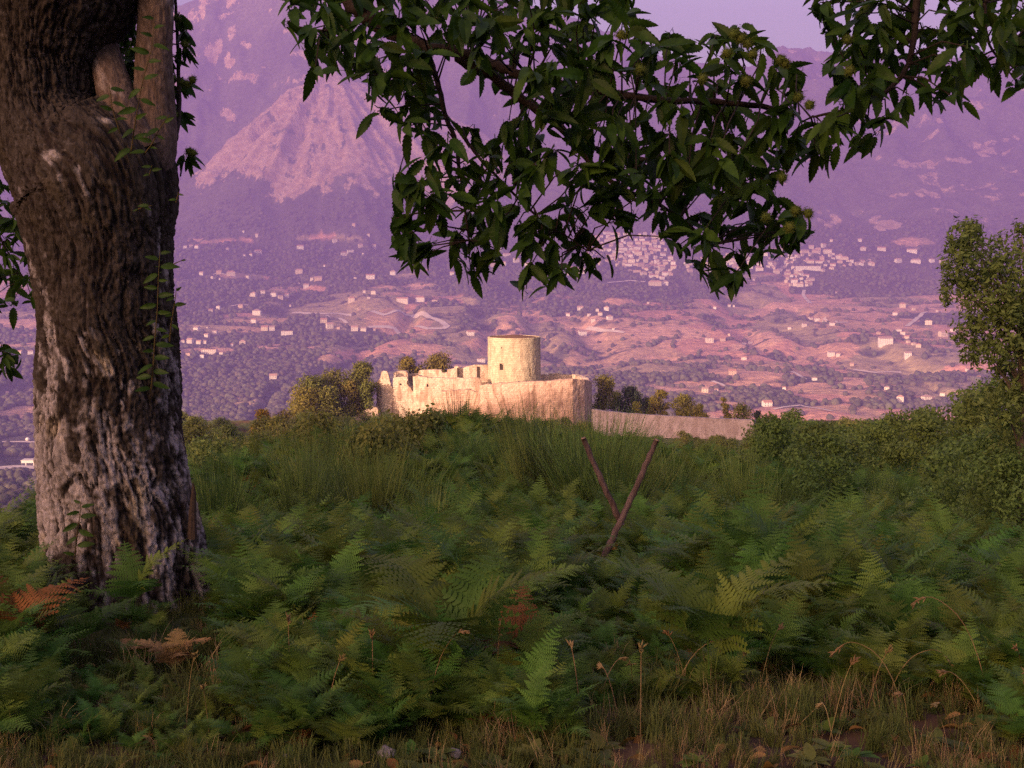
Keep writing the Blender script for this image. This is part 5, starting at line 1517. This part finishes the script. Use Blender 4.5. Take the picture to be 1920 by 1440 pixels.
for k, (px, Y, s) in enumerate(OKS):
    x = (px - 960) / 2200 * Y
    e = empty('oak_shrub', (x, Y, tz(x, Y) - .2), rv.uniform(0, 6.28)); s *= .74 if 1560 < px < 1830 else .55 if px < 1435 else .8 if px < 1500 else .9
    e.scale = (s, s, s * rv.uniform(.9, 1.1))
    lab = 'leafy oak shrub in the thicket under the evergreen tree' if px > 1600 else 'leafy oak shrub in the thicket between long wall and evergreen tree'
    tag(e, lab, 'shrub', lab.replace('shrub', 'shrubs'))
    c_, t_ = OAK[k % 7] if Y > 17 else OAKF[k % 2]
    obj('foliage', c_, e); obj('trunk', t_, e)
# --- the evergreen tree at the right edge
def holm():
    Y = 12.5
    rng = np.random.default_rng(900)
    x0 = at(1930, 700, Y)
    base = Vector((x0.x, Y, tz(x0.x, Y)))
    e = empty('evergreen_tree', base); tag(e, 'bushy small leaved evergreen tree cut by the right edge', 'tree')
    spots_ = [(1812, 450, 30), (1800, 490, 38), (1835, 480, 45), (1870, 500, 55), (1910, 470, 45), (1812, 545, 42), (1790, 530, 22), (1850, 560, 60), (1905, 560, 65), (1835, 610, 48), (1880, 630, 60), (1925, 640, 60), (1850, 665, 34), (1890, 690, 40), (1940, 540, 70), (1960, 600, 80), (1818, 432, 12), (1915, 430, 16), (1795, 462, 14), (1845, 650, 20), (1880, 735, 42), (1925, 740, 55), (1890, 780, 50), (1960, 700, 70), (1900, 820, 55), (1850, 770, 30)]
    L = []
    for (px, py, r) in spots_:
        p = at(px, py, Y + rng.uniform(-.35, .35)) - base; rr = r / 2200 * Y
        L.append(((p.x, p.y, p.z), (rr * 1.0, rr * 1.0, rr * .95)))
    big_ = list(L)
    for k in range(170):                                       # sprigs that break the outline
        (c, r) = big_[rng.integers(len(big_))]
        d = rng.normal(size=3); d[2] = d[2] * .7 + .25; d /= np.linalg.norm(d)
        q_ = np.array(c) + d * np.array(r) * rng.uniform(.85, 1.25)
        w = rng.uniform(.035, .075)
        L.append((tuple(q_), (w, w, w * 1.7)))
    V, Fc = leaf_cloud(big_, 8200, .066, rng, up=.2, aspect=.40, shell=.9)
    V2, F2 = leaf_cloud(L[len(big_):], 6200, .068, rng, up=.5, aspect=.36, shell=.7)
    F2 = F2 + len(V); V = np.concatenate([V, V2]); Fc = np.concatenate([Fc, F2])
    obj('crown', mesh_np('crown', V, Fc, LM['holm']), e)
    t = MB(); top = at(1915, 560, Y) - base
    t.tube([(0, 0, -.3), (0.02, .05, 1.0), (top.x * .5, 0, top.z * .6), top], [.075, .06, .05, .02], 8, jit=.08); t.build('trunk', m_bark, e, True)
    for (c, r) in L[:24]:
        b_ = MB(); s_ = Vector((top.x * .4, 0, min(c[2] * .75, top.z)))
        b_.tube([s_, s_.lerp(Vector(c), .5) + Vector((0, 0, .05)), c], [.018, .012, .004], 5, cap=False); b_.build('limb', m_bark, e)
holm()
# --- grass verge
m_grass = leaf_mat('verge_grass', (0.075, 0.098, 0.024), (0.12, 0.118, 0.036), trans=.3, objvar=.5, scale=3)
m_dry = leaf_mat('dry_grass', (0.22, 0.15, 0.07), (0.32, 0.22, 0.115), trans=.3, objvar=.4, scale=4)
def tuft(seed, n, h, mat, wd=.0032, lean=.55):
    rng = np.random.default_rng(seed)
    V = []; Fc = []
    for i in range(n):
        a = rng.uniform(0, 6.28); L = h * rng.uniform(.45, 1.15); ln = rng.uniform(.05, lean)
        b = np.array([rng.normal() * .035, rng.normal() * .035, -.01])
        d = np.array([math.cos(a), math.sin(a), 0]); sd = np.array([-d[1], d[0], 0]); k = len(V)
        for j, t in enumerate((0, .4, .75)):
            c = b + d * L * ln * t * t + np.array([0, 0, 1]) * L * (t - .28 * ln * t * t)
            w = wd * (1 - .5 * t)
            V += [c - sd * w, c + sd * w]
        V.append(b + d * L * ln * 1.05 + np.array([0, 0, 1]) * L * (1 - .35 * ln))
        Fc += [(k, k + 1, k + 3, k + 2), (k + 2, k + 3, k + 5, k + 4), (k + 4, k + 5, k + 6)]
    return mesh_np('tuft', V, Fc, mat)
TU = [tuft(950 + i, 34, .24, m_grass) for i in range(4)] + [tuft(960 + i, 22, .32, m_dry, .0022, .7) for i in range(3)]
tcoll = source_collection('grass_tuft', TU)
NG = 12000
gY_ = rgn.uniform(2.9, 8.0, NG); gX_ = rgn.uniform(-.56, .56, NG) * gY_
bare = fbm(gX_ / .55 + 7, gY_ / .35, 3, 411)
ok = ~((bare < -.55) & (gY_ < 4.6)) & ((fbm(gX_ / .5, gY_ / .5, 2, 413) > -.15) | (rgn.random(NG) < .4)) & ((gX_ - TX0) ** 2 + (gY_ - TY) ** 2 > .5 ** 2)
ok &= rgn.random(NG) < np.interp(gY_, [2.9, 4.5, 8], [.85, .75, .3])
gX_, gY_ = gX_[ok], gY_[ok]; nG = len(gX_)
gs = rgn.uniform(.2, .85, nG) * (.45 + .3 * sstep(3.5, 6, gY_)) * (1 + .9 * fbm(gX_ / .7, gY_ / .7, 2, 415))
dryp = .05 + .15 * sstep(0, .3, fbm(gX_ / .9 + 4, gY_ / .6, 2, 417)) + .12 * (gX_ > .3)
P = np.stack([gX_, gY_, terrain(gX_, gY_)], -1)
E = np.stack([rgn.uniform(-.3, .3, nG), rgn.uniform(-.3, .3, nG), rgn.uniform(0, 6.28, nG)], -1)
Sc = np.stack([gs * rgn.uniform(.8, 1.5, nG), gs, gs], -1)
I = np.where(rgn.random(nG) < dryp, rgn.integers(4, 7, nG), rgn.integers(0, 4, nG))
gr = scatter('grass', P, E, Sc, I, tcoll)
tag(gr, 'short mixed green and dry grass along the bottom of the view', 'grass', kind='stuff')
# --- tall dry grass stalks
def stalk(pts, r=.0016, spike=.16, seed=0):
    """an arching stem with a drooping seed head, from base to tip"""
    rng = random.Random(seed)
    P_ = [Vector(p) for p in pts]
    for _ in range(2):
        Q = [P_[0]]
        for a, b in zip(P_[:-1], P_[1:]): Q += [a.lerp(b, .25), a.lerp(b, .75)]
        P_ = Q + [P_[-1]]
    return P_
def grass_stalk(px, py, tx, ty, Y, label, group, bend=.0, spikes=1):
    b = at(px, py, Y); t = at(tx, ty, Y + rv.uniform(-.15, .15))
    g = tz(b.x, b.y)
    b = Vector((b.x - (t.x - b.x) * .05, b.y, g))
    m = b.lerp(t, .55) + Vector((-(t.x - b.x) * bend, 0, abs(t.x - b.x) * bend + .03))
    m2 = b.lerp(t, .85) + Vector((-(t.x - b.x) * bend * .3, 0, abs(t.x - b.x) * bend * 1.1 + .02))
    P_ = stalk([b, m, m2, t])
    e = empty('grass_stalk', b); tag(e, label, 'grass', group)
    s = MB(); s.tube([p - b for p in P_], [.0019 - .0008 * i / len(P_) for i in range(len(P_))], 4, cap=False); s.build('stem', m_dry, e)
    h = MB(); n = len(P_); seg = P_[int(n * .72):]
    for i, p in enumerate(seg):
        for k in range(3):
            d = (seg[min(i + 1, len(seg) - 1)] - seg[max(0, i - 1)]).normalized() + Vector((rv.gauss(0, .35), rv.gauss(0, .35), rv.gauss(-.1, .3)))
            d = d.normalized() * rv.uniform(.015, .034)
            h.tube([p - b, p - b + d * .5, p - b + d], [.0008, .0032, .0006], 4, cap=False)
    h.build('seed_head', m_dry, e)
RIGHT = [(1090, 1400, 1070, 1210), (1120, 1420, 1165, 1105 + 130), (1160, 1430, 1128, 1250), (1185, 1420, 1182, 1245), (1200, 1430, 1202, 1215), (1225, 1430, 1240, 1290), (1290, 1400, 1250, 1188), (1260, 1420, 1395, 1222), (1420, 1420, 1462, 1178), (1555, 1420, 1600, 1240), (1590, 1420, 1598, 1230), (1620, 1430, 1665, 1222), (1690, 1440, 1565, 1222), (1660, 1430, 1780, 1240),
         (1850, 1430, 1715, 1130), (1880, 1430, 1790, 1225), (1870, 1440, 1800, 1230), (1910, 1430, 1905, 1215), (1840, 1440, 1770, 1260), (1700, 1440, 1690, 1300), (1000, 1400, 970, 1350), (1780, 1430, 1755, 1320), (1560, 1440, 1540, 1320), (1520, 1440, 1500, 1320), (1900, 1440, 1925, 1260), (1340, 1440, 1330, 1330), (1060, 1420, 1010, 1355)]
for k, (a, b, c, d) in enumerate(RIGHT):
    grass_stalk(a, b, c, d, rv.uniform(3.9, 4.8), 'tall dry grass stalk with a seed head in the right foreground', 'tall dry grass stalks on the right', .25 if abs(c - a) > 70 else .06)
for k, (a, b, c, d) in enumerate([(930, 1430, 937, 1180), (920, 1430, 905, 1255), (560, 1430, 545, 1300), (610, 1420, 640, 1235), (320, 1400, 290, 1310), (350, 1400, 365, 1230), (170, 1400, 145, 1310), (395, 1420, 380, 1290), (800, 1420, 870, 1185), (700, 1300, 698, 1190), (545, 1320, 540, 1160), (60, 1420, 40, 1300), (250, 1430, 225, 1290), (470, 1430, 480, 1330), (740, 1430, 720, 1310)]):
    grass_stalk(a, b, c, d, rv.uniform(4.0, 4.9), 'thin dry grass stalk in the left and middle foreground', 'thin dry grass stalks on the left', .2 if abs(c - a) > 60 else .05)
# --- stones in the turf
m_st = pmat('turf_stone', (0.20, 0.165, 0.16), rough=.9, spec=.1, var=.3, scale=20, bump=.6, bscale=40)
for k, (px, py, r, lab) in enumerate(((727, 1424, .035, 'pale stone lying in the grass at the bottom edge, the left one'), (853, 1430, .025, 'smaller pale stone at the bottom edge, the right one'), (535, 1406, .03, 'flat stone half sunk in bare earth near the bottom edge'))):
    V, Fc = lump(30 + k, 2, .6, .35)
    p = at(px, py, 3.75)
    o = obj('stone', mesh_np('stone', V * r, Fc, m_st, True)); o.location = (p.x, p.y, tz(p.x, p.y))
    tag(o, lab, 'stone')

# --- fallen leaves and low weeds among the grass
LIT = []
for k in range(3):
    A_, T_ = LEAF_ARR[k * 2]
    LIT.append(mesh_np('fallen_leaf', A_ * np.array([.9, .8, 1.6]), T_, m_rust if k < 2 else m_tan))
rw = np.random.default_rng(77)
WEED = []
for k in range(3):                                           # rosettes of broad low leaves
    VV = []; FF = []; nb = 0
    for j in range(9):
        A_, T_ = LEAF_ARR[(k * 3 + j) % 9]
        a = j * .7 + rw.uniform(-.2, .2); e = rw.uniform(.15, .7); s_ = rw.uniform(.35, .75)
        B_ = A_ * s_ * np.array([1.25, .8, 1])
        y_ = B_[:, 1] * math.cos(e) - B_[:, 2] * math.sin(e); z_ = B_[:, 1] * math.sin(e) + B_[:, 2] * math.cos(e)
        VV.append(np.stack([B_[:, 0] * math.cos(a) - y_ * math.sin(a), B_[:, 0] * math.sin(a) + y_ * math.cos(a), z_ + .015], -1)); FF.append(T_ + nb); nb += len(A_)
    WEED.append(mesh_np('weed', np.concatenate(VV), np.concatenate(FF), m_grass if k else m_fern))
lcoll = source_collection('ground_litter', LIT + WEED)
n_ = 900
lY = rgn.uniform(2.9, 6.4, n_); lX = rgn.uniform(-.55, .55, n_) * lY
wd_ = rgn.random(n_) < .42
P = np.stack([lX, lY, terrain(lX, lY) + np.where(wd_, .0, .03 * rgn.random(n_) + .01)], -1)
E = np.stack([np.where(wd_, 0, rgn.uniform(-.6, .6, n_)), np.where(wd_, 0, rgn.uniform(-.6, .6, n_)), rgn.uniform(0, 6.28, n_)], -1)
s_ = np.where(wd_, rgn.uniform(.5, 1.2, n_), rgn.uniform(.4, .9, n_))
lt = scatter('leaf_litter', P, E, np.stack([s_, s_, s_], -1), np.where(wd_, rgn.integers(3, 6, n_), rgn.integers(0, 3, n_)), lcoll)
tag(lt, 'fallen leaves and low weeds strewn through the verge grass', 'leaf litter', kind='stuff')

# ---------------------------------------------------------------- the evening haze
hb = MB()
zlo, zhi = float(gz.min()) - 1.0, max(float(gz.max()), 20.0) + 60.0
hb.box((0, (YF - YB) / 2, (zlo + zhi) / 2), (2 * XW + 40, YF + YB + 40, zhi - zlo))
hm = bpy.data.materials.new('haze')
hm.use_nodes = True
hn = hm.node_tree.nodes; hn.clear()
pv = hn.new('ShaderNodeVolumePrincipled')
pv.inputs['Color'].default_value = HAZE_COL
pv.inputs['Density'].default_value = HAZE_D
pv.inputs['Anisotropy'].default_value = 0.0
ho = hn.new('ShaderNodeOutputMaterial')
hm.node_tree.links.new(pv.outputs[0], ho.inputs['Volume'])
haze = hb.build('haze', hm)
tag(haze, 'lilac evening haze filling the air over the valley', 'haze', kind='stuff')
